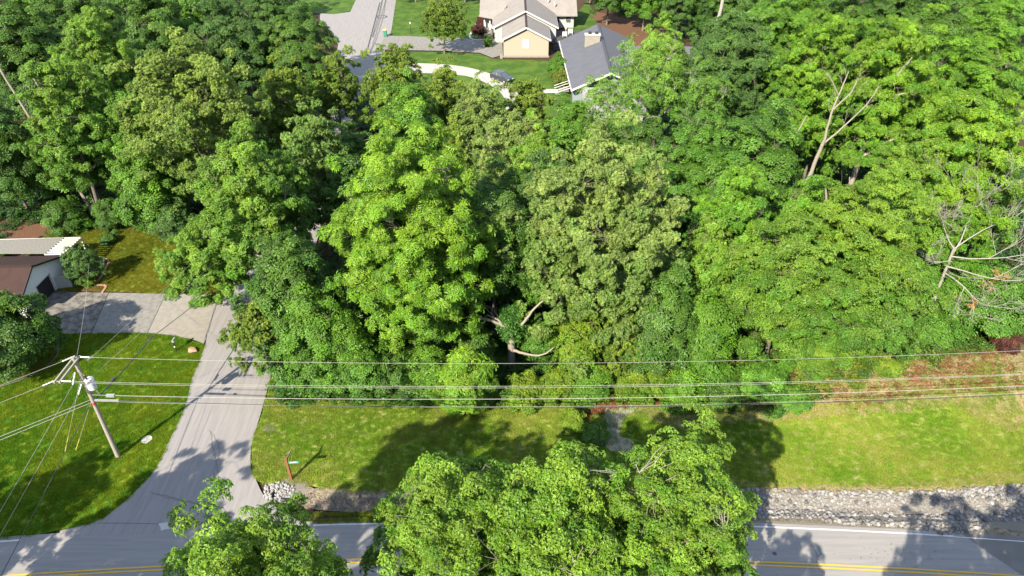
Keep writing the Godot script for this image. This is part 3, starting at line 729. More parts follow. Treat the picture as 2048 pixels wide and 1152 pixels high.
func ditches() -> void:
	var d := Node3D.new()
	d.name = "stone_ditch"; d.set_meta("kind", "structure"); d.set_meta("label", "roadside ditch lined with pale broken stone")
	add_child(d)
	var bed := rough(PackedVector2Array([Vector2(13.72, -36.18), Vector2(18.46, -36.57), Vector2(24.24, -36.47), Vector2(30.00, -36.38), Vector2(33.92, -36.47), Vector2(37.40, -36.81), Vector2(41.00, -37.31), Vector2(45.16, -37.65), Vector2(41.20, -31.71), Vector2(37.74, -31.92), Vector2(34.94, -32.09), Vector2(31.75, -32.21), Vector2(27.86, -32.43), Vector2(22.53, -32.77), Vector2(17.14, -33.12), Vector2(13.20, -33.65)]), 0.5, 0.1)
	part("gravel_bed", drape(bed, 0.5, 0.035).mesh(), M.gravel, d)
	struct("dry_margin", drape(rough(PackedVector2Array([Vector2(13.89, -37.01), Vector2(18.62, -37.16), Vector2(24.43, -37.01), Vector2(30.33, -37.11), Vector2(34.44, -37.50), Vector2(38.15, -38.16), Vector2(41.68, -38.41), Vector2(46.01, -38.93), Vector2(44.92, -37.31), Vector2(40.82, -37.01), Vector2(37.26, -36.57), Vector2(33.79, -36.23), Vector2(29.92, -36.18), Vector2(24.15, -36.23), Vector2(18.38, -36.28), Vector2(13.69, -36.04)]), 0.5, 0.2), 1.0, 0.043).mesh(), M.dry, "tan dry margin between the verge and the stone ditch")
	var sh := edge_line(6.0, 44.0, -0.33)
	sh.append_array(rough(edge_line(44.0, 6.0, -0.95), 0.5, 0.1))
	struct("gravel_shoulder", drape(rough(sh, 1.0, 0.03), 1.0, 0.04).mesh(), M.shoulder, "brown gravel shoulder beside the white edge line")
	var shapes := []
	for i in 6: shapes.append(stone_mesh(300 + i))
	var tones := []
	for i in 5:
		var m: StandardMaterial3D = M.rock.duplicate()
		m.albedo_color = Color.WHITE * [0.66, 0.86, 1.0, 0.93, 0.78][i]
		m.albedo_color.a = 1.0
		tones.append(m)
	var rng := RandomNumberGenerator.new()
	rng.seed = 51
	var band := PackedVector2Array([Vector2(14.51, -36.23), Vector2(18.43, -36.47), Vector2(24.17, -36.28), Vector2(29.92, -36.18), Vector2(33.84, -36.33), Vector2(37.34, -36.72), Vector2(40.91, -37.16), Vector2(44.21, -37.40), Vector2(42.04, -34.09), Vector2(38.89, -33.82), Vector2(35.45, -33.65), Vector2(30.80, -34.00), Vector2(26.81, -34.27), Vector2(23.31, -33.91), Vector2(19.93, -33.82), Vector2(14.04, -34.09)])
	var row := PackedVector2Array([Vector2(22.90, -33.82), Vector2(27.29, -33.65), Vector2(31.65, -33.47), Vector2(35.48, -33.38), Vector2(33.95, -32.26), Vector2(31.37, -32.17), Vector2(29.84, -32.77), Vector2(26.36, -33.21), Vector2(23.45, -33.29)])
	var sand := PackedVector2Array([Vector2(24.05, -34.91), Vector2(27.95, -35.19), Vector2(32.41, -35.01), Vector2(32.71, -34.09), Vector2(28.89, -33.91), Vector2(24.49, -34.09)])
	var spots := []
	for k in 9000:
		var p := Vector2(rng.randf_range(11, 42), rng.randf_range(-37.5, -32.4))
		var on_band := Geometry2D.is_point_in_polygon(p, band) and not (Geometry2D.is_point_in_polygon(p, sand) and rng.randf() < 0.93)
		if not on_band and not Geometry2D.is_point_in_polygon(p, row): continue
		var s := rng.randf_range(0.20, 0.44)
		var ok := true
		for o in spots:
			if p.distance_squared_to(o[0]) < pow((s + o[1]) * 0.40, 2.0):
				ok = false; break
		if ok: spots.append([p, s])
	spots.sort_custom(func(a, b): return a[1] > b[1])
	var where := []
	var cols := []
	for i in spots.size():
		var p: Vector2 = spots[i][0]
		var s: float = spots[i][1]
		var t := Transform3D(Basis.from_euler(Vector3(rng.randf_range(-.5, .5), rng.randf() * TAU, rng.randf_range(-.5, .5))).scaled(Vector3.ONE * s), on(p, 0.06 + s * 0.14))
		if i < 300:
			part("stone", shapes[i % 6], tones[i % 5], d).transform = t
		else:
			where.append(t); var g := rng.randf_range(0.55, 1.05); cols.append(Color(g, g, g))
	for k in 4200:                                   # small broken stone between the big ones
		var p := Vector2(rng.randf_range(11, 42), rng.randf_range(-37.2, -32.6))
		if not Geometry2D.is_point_in_polygon(p, band) and not Geometry2D.is_point_in_polygon(p, row): continue
		where.append(Transform3D(Basis.from_euler(Vector3(rng.randf(), rng.randf() * TAU, rng.randf())).scaled(Vector3.ONE * rng.randf_range(0.1, 0.22)), on(p, 0.06)))
		var g := rng.randf_range(0.7, 1.0)
		cols.append(Color(g, g, g))
	many("small_stone", shapes[1], M.rock, where, cols, d)
	# the other end, by the side road
	var w2 := []
	var c2 := []
	var heap := PackedVector2Array([Vector2(-19.19, -36.81), Vector2(-18.29, -37.11), Vector2(-17.08, -36.81), Vector2(-16.59, -35.94), Vector2(-17.20, -35.33), Vector2(-18.19, -35.19), Vector2(-18.97, -35.66)])
	for k in 900:
		var p := Vector2(rng.randf_range(-21, -14), rng.randf_range(-38, -34))
		if not Geometry2D.is_point_in_polygon(p, heap): continue
		w2.append(Transform3D(Basis.from_euler(Vector3(rng.randf() * .6, rng.randf() * TAU, rng.randf() * .6)).scaled(Vector3.ONE * rng.randf_range(0.16, 0.34)), on(p, 0.07 + rng.randf() * 0.06)))
		var g := rng.randf_range(0.85, 1.1)
		c2.append(Color(g, g, g))
	many("ditch_stones", shapes[2], M.rock, w2, c2, self, "small heap of pale stones at the ditch mouth by the side road")
	struct("gravel_apron", drape(rough(PackedVector2Array([Vector2(-18.64, -36.81), Vector2(-18.19, -37.31), Vector2(-17.08, -37.55), Vector2(-16.12, -37.16), Vector2(-15.71, -36.42), Vector2(-16.07, -35.85), Vector2(-17.78, -35.80)]), 0.3, 0.1), 0.5, 0.05).mesh(), M.gravel, "grey gravel round the foot of the wooden sign post")
	struct("dry_ditch", drape(rough(PackedVector2Array([Vector2(-18.03, -36.14), Vector2(-15.69, -36.67), Vector2(-12.54, -36.42), Vector2(-8.65, -36.33), Vector2(-4.78, -36.23), Vector2(-0.92, -36.14), Vector2(-0.90, -34.55), Vector2(-4.66, -34.45), Vector2(-8.40, -34.36), Vector2(-12.18, -34.55), Vector2(-15.30, -35.01), Vector2(-17.62, -35.19)]), 0.4, 0.12), 0.5, 0.045).mesh(), M.shoulder, "dry brown ditch between the verge and the roadside grass")
	var w3 := []
	var c3 := []
	var dd := PackedVector2Array([Vector2(-17.58, -35.75), Vector2(-15.56, -36.14), Vector2(-12.44, -35.90), Vector2(-8.59, -35.80), Vector2(-0.92, -35.66), Vector2(-0.90, -34.64), Vector2(-8.42, -34.55), Vector2(-12.22, -34.73), Vector2(-15.32, -35.10), Vector2(-17.46, -35.28)])
	for k in 2600:
		var p := Vector2(rng.randf_range(-18, 0), rng.randf_range(-36.8, -33.6))
		if not Geometry2D.is_point_in_polygon(p, dd): continue
		w3.append(Transform3D(Basis.from_euler(Vector3(rng.randf() * .6, rng.randf() * TAU, rng.randf() * .6)).scaled(Vector3.ONE * rng.randf_range(0.09, 0.22)), on(p, 0.06)))
		var g := rng.randf_range(0.4, 0.75)
		c3.append(Color(g, g * 0.84, g * 0.76))
	many("ditch_rubble", shapes[3], M.rock, w3, c3, self, "reddish rubble lying in the dry ditch")
	# dark mouth of the drain pipe
	var pipe := MB.new()
	pipe.tube([on(Vector2(-17.16, -35.47), 0.12), on(Vector2(-17.62, -35.47), 0.12)], [0.17, 0.17], 12, true)
	solo("drain_pipe", pipe.mesh(), M.black, "black drain pipe end in the stones by the side road", "pipe")
# ---------------------------------------------------------------- buildings
func roof_plane(b: MB, p: Array, th := 0.16) -> void:
	b.prism(p, Vector3(0, -th, 0))

func window_on(parent: Node3D, at: Vector3, right: Vector3, w: float, h: float, cols: int, rows: int, pane: Material = null) -> void:
	var o := right.cross(Vector3.UP).normalized()      # outward when right runs left to right as seen from outside
	var f := MB.new()
	var t := 0.15
	for s in [-1.0, 1.0]:
		f.box(Transform3D(Basis(right, Vector3.UP, -o), at + right * s * (w * 0.5) + o * 0.03), Vector3(t, h + t, 0.08))
		f.box(Transform3D(Basis(right, Vector3.UP, -o), at + Vector3.UP * s * (h * 0.5) + o * 0.028), Vector3(w - t, t, 0.08))
	for i in range(1, cols): f.box(Transform3D(Basis(right, Vector3.UP, -o), at + right * (w * i / cols - w * 0.5) + o * 0.02), Vector3(0.035, h - t, 0.05))
	for i in range(1, rows): f.box(Transform3D(Basis(right, Vector3.UP, -o), at + Vector3.UP * (h * i / rows - h * 0.5) + o * 0.022), Vector3(w - t, 0.035, 0.05))
	var win := part("window", f.mesh(), M.trim, parent)
	var g := MB.new()
	g.box(Transform3D(Basis(right, Vector3.UP, -o), at + o * 0.006), Vector3(w - 0.05, h - 0.05, 0.02))
	part("pane", g.mesh(), pane if pane else M.glass, win)

func left_yard() -> void:
	# garage: a gable wall facing the driveway, ridge running off to the left
	var o := thing("white_garage", "white gabled garage with brown shingle roof and open dark doorway", "garage", Vector3(-49.6, 0, -61.9))
	var L := Vector3(-14.0, 0, 0.4)
	var z0 := 3.3                                      # front corner
	var z1 := -3.9                                     # back corner
	var zr := 0.6
	var w := MB.new()
	# gable wall in three pieces round the doorway (z -1.6 .. 0.95)
	w.prism([Vector3(0, 0, z0), Vector3(0, 2.9, z0), Vector3(0, 4.0, 0.95), Vector3(0, 0, 0.95)], Vector3(-0.2, 0, 0))
	w.prism([Vector3(0, 0, -1.6), Vector3(0, 3.75, -1.6), Vector3(0, 2.9, z1), Vector3(0, 0, z1)], Vector3(-0.2, 0, 0))
	w.prism([Vector3(0, 2.2, 0.95), Vector3(0, 4.0, 0.95), Vector3(0, 4.4, zr), Vector3(0, 3.75, -1.6), Vector3(0, 2.2, -1.6)], Vector3(-0.2, 0, 0))
	w.prism([Vector3(-0.2, 0, z0), Vector3(-0.2, 2.9, z0), Vector3(-0.2, 2.9, z0) + L, Vector3(-0.2, 0, z0) + L], Vector3(0, 0, -0.2))
	w.prism([Vector3(-0.2, 0, z1), Vector3(-0.2, 2.9, z1), Vector3(-0.2, 2.9, z1) + L, Vector3(-0.2, 0, z1) + L], Vector3(0, 0, 0.2))
	w.prism([Vector3(-13.8, 0, z0 - .2), Vector3(-13.8, 2.9, z0 - .2), Vector3(-13.8, 4.4, zr), Vector3(-13.8, 2.9, z1 + .2), Vector3(-13.8, 0, z1 + .2)], Vector3(-0.2, 0, 0))
	part("wall", w.mesh(), M.wall_white, o)
	for i in 9:
		for s in [[(z1 - 1.6) * 0.5, -z1 - 1.75], [(z0 + 0.95) * 0.5, z0 - 1.1]]:
			var boards := MB.new()
			boards.bx(Vector3(0.012, 0.25 + i * 0.3, s[0]), Vector3(0.03, 0.27, s[1]))
			part("siding_board", boards.mesh(), M.wall_white, o)
	var r := MB.new()
	var e := Vector3(0.32, 0, 0)
	roof_plane(r, [Vector3(0, 2.72, z0 + 0.5) + e, Vector3(0, 4.62, zr) + e, Vector3(0, 4.62, zr) + L, Vector3(0, 2.72, z0 + 0.5) + L])
	roof_plane(r, [Vector3(0, 2.82, z1 - 0.4) + e, Vector3(0, 4.615, zr - 0.004) + e, Vector3(0, 4.615, zr - 0.004) + L, Vector3(0, 2.82, z1 - 0.4) + L])
	var roof := part("roof", r.mesh(), M.roof_brown, o)
	var rg := MB.new()
	rg.bar(Vector3(0.33, 4.64, zr), Vector3(-14, 4.64, zr + .4), 0.3, 0.05)
	part("ridge_cap", rg.mesh(), M.roof_brown, roof)
	var f := MB.new()
	f.bar(Vector3(0.35, 2.66, z0 + 0.52), Vector3(0.35, 4.53, zr), 0.05, 0.2)
	part("fascia", f.mesh(), M.black, o)
	f = MB.new()
	f.bar(Vector3(0.35, 2.76, z1 - 0.42), Vector3(0.35, 4.53, zr), 0.05, 0.2)
	part("fascia", f.mesh(), M.black, o)
	var d := MB.new()
	d.bx(Vector3(-0.12, 1.1, -0.325), Vector3(0.05, 2.2, 2.5))
	part("doorway", d.mesh(), M.inside, o)
	var j := MB.new()
	j.bx(Vector3(0.01, 1.1, 0.98), Vector3(0.12, 2.2, 0.1)); j.bx(Vector3(0.01, 1.1, -1.63), Vector3(0.12, 2.2, 0.1)); j.bx(Vector3(0.012, 2.24, -0.325), Vector3(0.12, 0.1, 2.7))
	part("door_frame", j.mesh(), M.trim, o)
	# low porch wall and sloping side wing behind
	var a := MB.new()
	a.prism([Vector3(0.02, 0, -1.9), Vector3(0.02, 1.5, -1.9), Vector3(1.5, 1.5, -2.25), Vector3(1.5, 0, -2.25)], Vector3(0, 0, -0.15))
	part("porch_wall", a.mesh(), M.wall_pale, o)
	# patio cover with open slats
	var pc := thing("patio_cover", "white patio cover with open slats behind the garage roof", "pergola", Vector3(-49.6, 0, -67.6))
	var c := MB.new()
	c.prism([Vector3(-9.0, 3.05, 1.3), Vector3(-1.6, 3.05, 1.3), Vector3(-1.6, 2.75, -2.6), Vector3(-9.0, 2.75, -2.1)], Vector3(0, -0.07, 0))
	part("roof_sheet", c.mesh(), M.lean, pc)
	for i in 9:
		var s := MB.new()
		var z := 1.5 - i * 0.5
		s.bar(Vector3(-1.55, 3.02 - i * 0.035, z), Vector3(0.3 + maxf(0.0, i - 5) * -0.02, 3.02 - i * 0.035, z - 0.1), 0.09, 0.14)
		part("slat", s.mesh(), M.trim, pc)
	var be := MB.new()
	for s in [[Vector3(0.2, 2.85, 2.0), Vector3(0.2, 2.6, -2.8)], [Vector3(-9.0, 2.6, -2.3), Vector3(0.12, 2.6, -2.75)], [Vector3(0.28, 2.9, 2.0), Vector3(2.2, 1.7, 2.6)]]:
		be = MB.new()
		be.bar(s[0], s[1], 0.12, 0.2)
		part("beam", be.mesh(), M.trim, pc)
	for z in [1.9, -2.7]:
		var pm := MB.new()
		pm.bx(Vector3(0.2, 1.3, z), Vector3(0.14, 2.6, 0.14))
		part("post", pm.mesh(), M.trim, pc)
	# planting bed with brick edging
	struct("planting_bed", drape(rough(PackedVector2Array([Vector2(-48.05, -63.64), Vector2(-48.66, -66.80), Vector2(-49.53, -70.64), Vector2(-48.64, -70.86), Vector2(-46.56, -68.68), Vector2(-46.10, -66.40), Vector2(-45.91, -64.60), Vector2(-44.56, -64.31), Vector2(-44.28, -63.25)]), 0.4, 0.06), 1.0, 0.045).mesh(), M.mulch, "mulch bed with brick edging beside the garage")
	var path := curve(PackedVector2Array([Vector2(-49.06, -70.64), Vector2(-46.79, -69.54), Vector2(-46.26, -68.05), Vector2(-45.90, -66.09), Vector2(-45.80, -64.60), Vector2(-44.56, -64.31), Vector2(-44.34, -63.16)]), 6)
	var edging := thing("brick_edging", "low brick edging round the planting bed by the garage", "edging", Vector3.ZERO)
	var bm := MB.new()
	bm.bx(Vector3.ZERO, Vector3(0.40, 0.12, 0.21))
	var bmesh_shape := bm.mesh()
	var acc := 0.0
	for i in path.size() - 1:
		var seg := path[i].distance_to(path[i + 1])
		while acc < seg:
			var q := path[i].lerp(path[i + 1], acc / seg)
			var dir := (path[i + 1] - path[i]).angle()
			part("brick", bmesh_shape, M.brick, edging).transform = Transform3D(Basis(Vector3.UP, -dir + R.randf_range(-.06, .06)), on(q, 0.09))
			acc += 0.44
		acc -= seg
	var lo := MB.new()
	lo.tube([Vector3(0, 0.05, 0), Vector3(0, 0.28, 0), Vector3(0, 0.42, 0)], [0.30, 0.42, 0.40], 10, true)
	var pot := thing("planter", "dark round planter with white flowers on the bed corner", "planter", on(Vector2(-47.00, -69.00)))
	part("pot", lo.mesh(), M.black, pot)
	many("plant", SP.flower.mesh, M.leaf, [Transform3D(Basis().scaled(Vector3.ONE * 0.5), Vector3(0, 0.5, 0)), Transform3D(Basis(Vector3.UP, 1.0).scaled(Vector3.ONE * 0.4), Vector3(0.1, 0.6, 0))], [C(0.5, 0.5, 0.52), C(0.06, 0.11, 0.04)], pot)
	# entrance walk and bed of the hidden house at the left
	struct("entrance_walk", drape(PackedVector2Array([Vector2(-52.05, -52.49), Vector2(-49.22, -53.39), Vector2(-47.64, -53.02), Vector2(-46.64, -50.60), Vector2(-47.50, -50.32), Vector2(-50.42, -49.90)]), 2.0, 0.05).mesh(), M.concrete_dark, "grey entrance walk under the tree at the left edge")
	var bed := rough(PackedVector2Array([Vector2(-50.24, -49.62), Vector2(-47.42, -50.18), Vector2(-46.54, -50.60), Vector2(-47.76, -53.39), Vector2(-45.67, -54.47), Vector2(-44.38, -54.16), Vector2(-43.67, -52.27), Vector2(-44.06, -50.60), Vector2(-45.29, -49.07), Vector2(-48.64, -47.07)]), 0.4, 0.05)
	struct("front_bed", drape(bed, 2.0, 0.042).mesh(), M.mulch, "brown mulch bed under the tree at the left edge")
	var eb := ribbon(curve(PackedVector2Array([Vector2(-44.46, -54.32), Vector2(-43.62, -52.34), Vector2(-43.93, -50.46), Vector2(-45.21, -48.93), Vector2(-47.82, -47.20)]), 6), 0.14, 0.12)
	struct("bed_edging", eb.mesh(), M.crack, "dark curved edging of the left mulch bed")

func gable(o: Node3D, x0: float, x1: float, z0: float, z1: float, eave: float, ridge: float, wm: Material, rm: Material, over := 0.45) -> void:
	# a block with its ridge along z; z0 the near end
	var xm := (x0 + x1) * 0.5
	var w := MB.new()
	w.prism([Vector3(x0, 0, z0), Vector3(x0, eave, z0), Vector3(xm, ridge, z0), Vector3(x1, eave, z0), Vector3(x1, 0, z0)], Vector3(0, 0, -0.2))
	w.prism([Vector3(x0, 0, z1), Vector3(x0, eave, z1), Vector3(xm, ridge, z1), Vector3(x1, eave, z1), Vector3(x1, 0, z1)], Vector3(0, 0, 0.2))
	for x in [x0, x1 - 0.2]: w.prism([Vector3(x, 0, z0 - 0.2), Vector3(x, eave, z0 - 0.2), Vector3(x, eave, z1 + 0.2), Vector3(x, 0, z1 + 0.2)], Vector3(0.2, 0, 0))
	part("wall", w.mesh(), wm, o)
	var sl := (ridge - eave) / (xm - x0)
	var r := MB.new()
	var up := 0.2
	roof_plane(r, [Vector3(x0 - over, eave - over * sl + up, z0 + over), Vector3(xm, ridge + up, z0 + over), Vector3(xm, ridge + up, z1), Vector3(x0 - over, eave - over * sl + up, z1)])
	roof_plane(r, [Vector3(x1 + over, eave - over * sl + up, z0 + over), Vector3(xm + 0.003, ridge + up - 0.003, z0 + over), Vector3(xm + 0.003, ridge + up - 0.003, z1), Vector3(x1 + over, eave - over * sl + up, z1)])
	var roof := part("roof", r.mesh(), rm, o)
	var cap := MB.new()
	cap.bar(Vector3(xm, ridge + up + 0.02, z0 + over), Vector3(xm, ridge + up + 0.02, z1), 0.36, 0.06)
	part("ridge_cap", cap.mesh(), M.roof_brown if rm == M.roof_tan else M.tar, roof)
	for s in [[x0 - over - .02, xm - 0.001], [x1 + over + .02, xm + 0.001]]:
		var f := MB.new()
		f.bar(Vector3(s[0], eave - over * sl + 0.10, z0 + over + 0.05), Vector3(s[1], ridge + 0.10, z0 + over + 0.05), 0.1, 0.3)
		part("trim_board", f.mesh(), M.trim, o)
	for s in [x0 - over, x1 + over]:
		var f := MB.new()
		f.bar(Vector3(s, eave - over * sl + 0.08, z0 + over), Vector3(s, eave - over * sl + 0.08, z1), 0.1, 0.2)
		part("gutter", f.mesh(), M.trim, o)

func far_houses() -> void:
	var o := thing("tan_house", "tan house with brown shingle roof in stepped gables and small gable window", "house", Vector3(2.9, 0, -149.25))
	gable(o, -4.65, 4.65, 0.0, -11.0, 3.45, 5.75, M.wall_tan, M.roof_tan)
	gable(o, -6.7, 6.7, -10.2, -26.0, 3.3, 6.6, M.wall_pale, M.roof_tan, 0.5)
	# long block behind with its ridge across
	var b := MB.new()
	b.bx(Vector3(1.0, 1.6, -28.0), Vector3(21.0, 3.2, 11.0))
	part("wall", b.mesh(), M.wall_pale, o)
	var r := MB.new()
	roof_plane(r, [Vector3(-10.4, 3.0, -21.4), Vector3(12.2, 3.0, -21.4), Vector3(12.2, 6.4, -28.0), Vector3(-10.4, 6.4, -28.0)], 0.2)
	roof_plane(r, [Vector3(-10.4, 3.0, -34.6), Vector3(12.2, 3.0, -34.6), Vector3(12.2, 6.395, -28.004), Vector3(-10.4, 6.395, -28.004)], 0.2)
	part("roof", r.mesh(), M.roof_tan, o)
	for v in [Vector3(5.6, 5.3, -25.0), Vector3(7.0, 4.75, -23.6), Vector3(8.6, 5.9, -27.0)]:
		var vm := MB.new()
		vm.tube([v, v + Vector3(0, 0.75, 0)], [0.16, 0.16], 8, true)
		part("vent_pipe", vm.mesh(), M.trim, o)
	window_on(o, Vector3(-0.1, 2.55, 0), Vector3.RIGHT, 1.2, 1.6, 2, 3, M.blind)
	window_on(o, Vector3(10.2, 1.9, -22.5), Vector3.RIGHT, 1.4, 1.7, 1, 2)
	window_on(o, Vector3(7.6, 1.9, -22.5), Vector3.RIGHT, 1.2, 1.7, 1, 2)
	# porch posts and doorway on the entrance side
	var pr := MB.new()
	roof_plane(pr, [Vector3(-10.6, 3.05, -21.0), Vector3(-6.3, 3.05, -17.8), Vector3(-4.0, 5.2, -21.5), Vector3(-6.8, 5.4, -25.0)], 0.18)
	part("porch_roof", pr.mesh(), M.roof_tan, o)
	for p in [Vector3(-9.3, 1.5, -21.6), Vector3(-8.0, 1.5, -20.5), Vector3(-6.95, 1.5, -18.6)]:
		var pm := MB.new()
		pm.bx(p, Vector3(0.28, 3.0, 0.28))
		part("post", pm.mesh(), M.trim, o)
	var st := MB.new()
	st.bx(Vector3(0, 0.12, 0.62), Vector3(9.6, 0.24, 0.5)); st.bx(Vector3(-5.1, 0.12, 0.5), Vector3(0.6, 0.24, 2.4))
	part("plinth", st.mesh(), M.concrete_tan, o)
	struct("porch_path", drape(PackedVector2Array([Vector2(-6.62, -173.31), Vector2(-4.73, -173.31), Vector2(-4.23, -161.44), Vector2(-6.23, -161.44)]), 4.0, 0.06).mesh(), M.concrete, "short path from the driveway to the tan house porch")
	for k in [[Vector2(-7.68, -167.19), 1.5, "dark red shrub nearest the driveway by the tan house"], [Vector2(-7.24, -174.22), 1.25, "dark red shrub in the middle of the bed by the porch"], [Vector2(-7.04, -178.86), 1.1, "dark red shrub farthest along the bed by the porch"]]:
		var at: Vector2 = k[0]
		grow("red_shrub", "red", Vector3(at.x, k[1] * 1.25, at.y), k[1], 0.0, k[2], {"shrub": true, "group": "red shrubs by the porch"})
	grow("clipped_shrub", "dark", Vector3(-5.2, 2.4, -156.5), 0.75, 0.0, "narrow clipped green shrub against the tan house wall", {"shrub": true})
	var kb := ribbon(curve(PackedVector2Array([Vector2(-7.10, -180.78), Vector2(-8.74, -173.31), Vector2(-9.28, -167.19), Vector2(-9.42, -163.05), Vector2(-7.99, -161.04), Vector2(-6.23, -161.44)]), 4), 0.5, 0.14)
	struct("bed_kerb", kb.mesh(), M.lid, "pale stone kerb round the red shrubs")
	# black deck with stairs, white chairs
	var dk := thing("black_deck", "black timber deck with stairs between the two houses", "deck", Vector3(11.2, 0, -158.5))
	var db := MB.new()
	db.bx(Vector3(1.2, 0.85, -2.6), Vector3(6.4, 0.16, 9.0))
	part("floor_boards", db.mesh(), M.deck, dk)
	for s in 6:
		var sb := MB.new()
		sb.bx(Vector3(-1.4, 0.80 - s * 0.13, 2.2 + s * 0.55), Vector3(1.9, 0.08, 0.42))
		part("step", sb.mesh(), M.black, dk)
	var rl := MB.new()
	for s in 5: rl.bx(Vector3(-2.0 + s * 1.6, 1.35, 1.9), Vector3(0.1, 1.0, 0.1))
	rl.bx(Vector3(1.8, 1.85, 1.9), Vector3(5.2, 0.08, 0.12)); rl.bx(Vector3(4.4, 1.85, -2.6), Vector3(0.12, 0.08, 9.0))
	part("railing", rl.mesh(), M.black, dk)
	for k in [[Vector3(11.6, 0.93, -160.2), "white patio chair nearest the deck stairs"], [Vector3(13.0, 0.93, -162.6), "white patio chair in the middle of the black deck"]]:
		var ch := thing("patio_chair", k[1], "chair", k[0], "white chairs on the deck")
		var s1 := MB.new()
		s1.bx(Vector3(0, 0.42, 0), Vector3(1.0, 0.12, 0.9))
		part("seat", s1.mesh(), M.trim, ch)
		var s2 := MB.new()
		s2.bx(Vector3(0, 0.78, -0.42), Vector3(1.0, 0.6, 0.1))
		part("backrest", s2.mesh(), M.trim, ch)
		for q in [Vector2(-.42, -.35), Vector2(.42, -.35), Vector2(-.42, .35), Vector2(.42, .35)]:
			var s3 := MB.new()
			s3.bx(Vector3(q.x, 0.18, q.y), Vector3(0.08, 0.36, 0.08))
			part("leg", s3.mesh(), M.trim, ch)
	var um := thing("patio_umbrella", "closed white patio umbrella standing on the black deck", "umbrella", Vector3(12.0, 0.93, -163.0))
	var u1 := MB.new()
	u1.tube([Vector3(0, 0, 0), Vector3(0, 2.7, 0)], [0.04, 0.04], 6)
	part("pole", u1.mesh(), M.trim, um)
	var u2 := MB.new()
	u2.tube([Vector3(0, 1.0, 0), Vector3(0, 1.2, 0), Vector3(0, 2.5, 0), Vector3(0, 2.65, 0)], [0.16, 0.24, 0.10, 0.02], 8)
	part("canopy", u2.mesh(), M.trim, um)
	# grey house: main ridge running towards us, a wing with a gable, a low roof in front
	var g := thing("grey_house", "grey blue shingled house with broad brick chimney half hidden by trees", "house", Vector3(17.4, 0, -136.0))
	g.rotation.y = -0.03
	var w := MB.new()
	w.bx(Vector3(0, 1.35, 0), Vector3(12.6, 2.7, 28.0))
	part("wall", w.mesh(), M.wall_blue, g)
	var gr := MB.new()
	roof_plane(gr, [Vector3(-8.0, 2.55, -15.0), Vector3(0.0, 5.6, -17.0), Vector3(0.0, 5.6, 15.4), Vector3(-6.6, 2.55, 15.4)], 0.2)
	roof_plane(gr, [Vector3(7.2, 2.55, -16.6), Vector3(0.003, 5.597, -17.0), Vector3(0.003, 5.597, 15.4), Vector3(6.8, 2.55, 15.4)], 0.2)
	roof_plane(gr, [Vector3(4.0, 2.9, 4.2), Vector3(4.0, 5.2, -2.4), Vector3(21.0, 5.2, -2.4), Vector3(21.0, 2.9, 4.2)], 0.2)
	roof_plane(gr, [Vector3(4.0, 2.9, -9.0), Vector3(4.0, 5.197, -2.404), Vector3(21.0, 5.197, -2.404), Vector3(21.0, 2.9, -9.0)], 0.2)
	var groof := part("roof", gr.mesh(), M.roof_grey, g)
	var cap := MB.new()
	cap.bar(Vector3(0, 5.64, -17.0), Vector3(0, 5.64, 15.4), 0.5, 0.06)
	part("ridge_cap", cap.mesh(), M.tar, groof)
	var gt := MB.new()
	gt.bar(Vector3(-8.05, 2.48, -15.0), Vector3(-6.65, 2.48, 15.4), 0.16, 0.26)
	part("gutter", gt.mesh(), M.trim, g)
	var wing := MB.new()
	wing.bx(Vector3(12.0, 1.4, -2.4), Vector3(17.0, 2.8, 12.0))
	part("wing_wall", wing.mesh(), M.wall_pale, g)
	for k in 4: window_on(g, Vector3(7.4 + k * 3.2, 1.5, 3.6), Vector3.RIGHT, 1.3, 1.5, 1, 2)
	var ch2 := MB.new()
	ch2.prism([Vector3(-3.4, 3.3, -5.6), Vector3(-0.5, 3.3, -5.6), Vector3(-0.5, 3.3, -4.3), Vector3(-3.4, 3.3, -4.3)], Vector3(0, 3.3, 0))
	var chim := part("chimney", ch2.mesh(), M.concrete_tan, g)
	var cc := MB.new()
	cc.bx(Vector3(-1.95, 6.66, -4.95), Vector3(3.1, 0.14, 1.5))
	part("cap", cc.mesh(), M.lid, chim)
	for x in [-2.5, -1.2]:
		var fl := MB.new()
		fl.tube([Vector3(x, 6.7, -4.95), Vector3(x, 7.15, -4.95)], [0.3, 0.3], 8, true)
		part("flue", fl.mesh(), M.black, chim)
	# gable end at the near side and the low roof in front of it
	var ge := MB.new()
	ge.prism([Vector3(-6.3, 2.5, 14.02), Vector3(0, 5.35, 14.02), Vector3(6.3, 2.5, 14.02)], Vector3(0, 0, -0.2))
	part("gable", ge.mesh(), M.wall_blue, g)
	var gf := MB.new()
	gf.bar(Vector3(-6.7, 2.5, 15.45), Vector3(0, 5.55, 15.45), 0.12, 0.3); gf.bar(Vector3(6.9, 2.5, 15.45), Vector3(0, 5.55, 15.45), 0.12, 0.3)
	part("trim_board", gf.mesh(), M.trim, g)
	var lr := MB.new()
	roof_plane(lr, [Vector3(-5.0, 2.3, 24.5), Vector3(5.4, 2.3, 24.5), Vector3(5.2, 3.15, 15.6), Vector3(-4.8, 3.15, 15.6)], 0.18)
	part("low_roof", lr.mesh(), M.roof_pale, g)
	var lw := MB.new()
	lw.bx(Vector3(0.2, 1.05, 19.5), Vector3(9.6, 2.1, 9.4))
	part("garage_wall", lw.mesh(), M.wall_pale, g)
	# side stair with white rails
	var ss := thing("side_steps", "white railed side steps by the gutter of the grey house", "steps", Vector3(9.6, 0, -126.5))
	for k in 3:
		var tb := MB.new()
		tb.bx(Vector3(-1.3 + k * 0.75, 0.25 + k * 0.28, 0), Vector3(0.9, 0.12, 2.6))
		part("step", tb.mesh(), M.lean, ss)
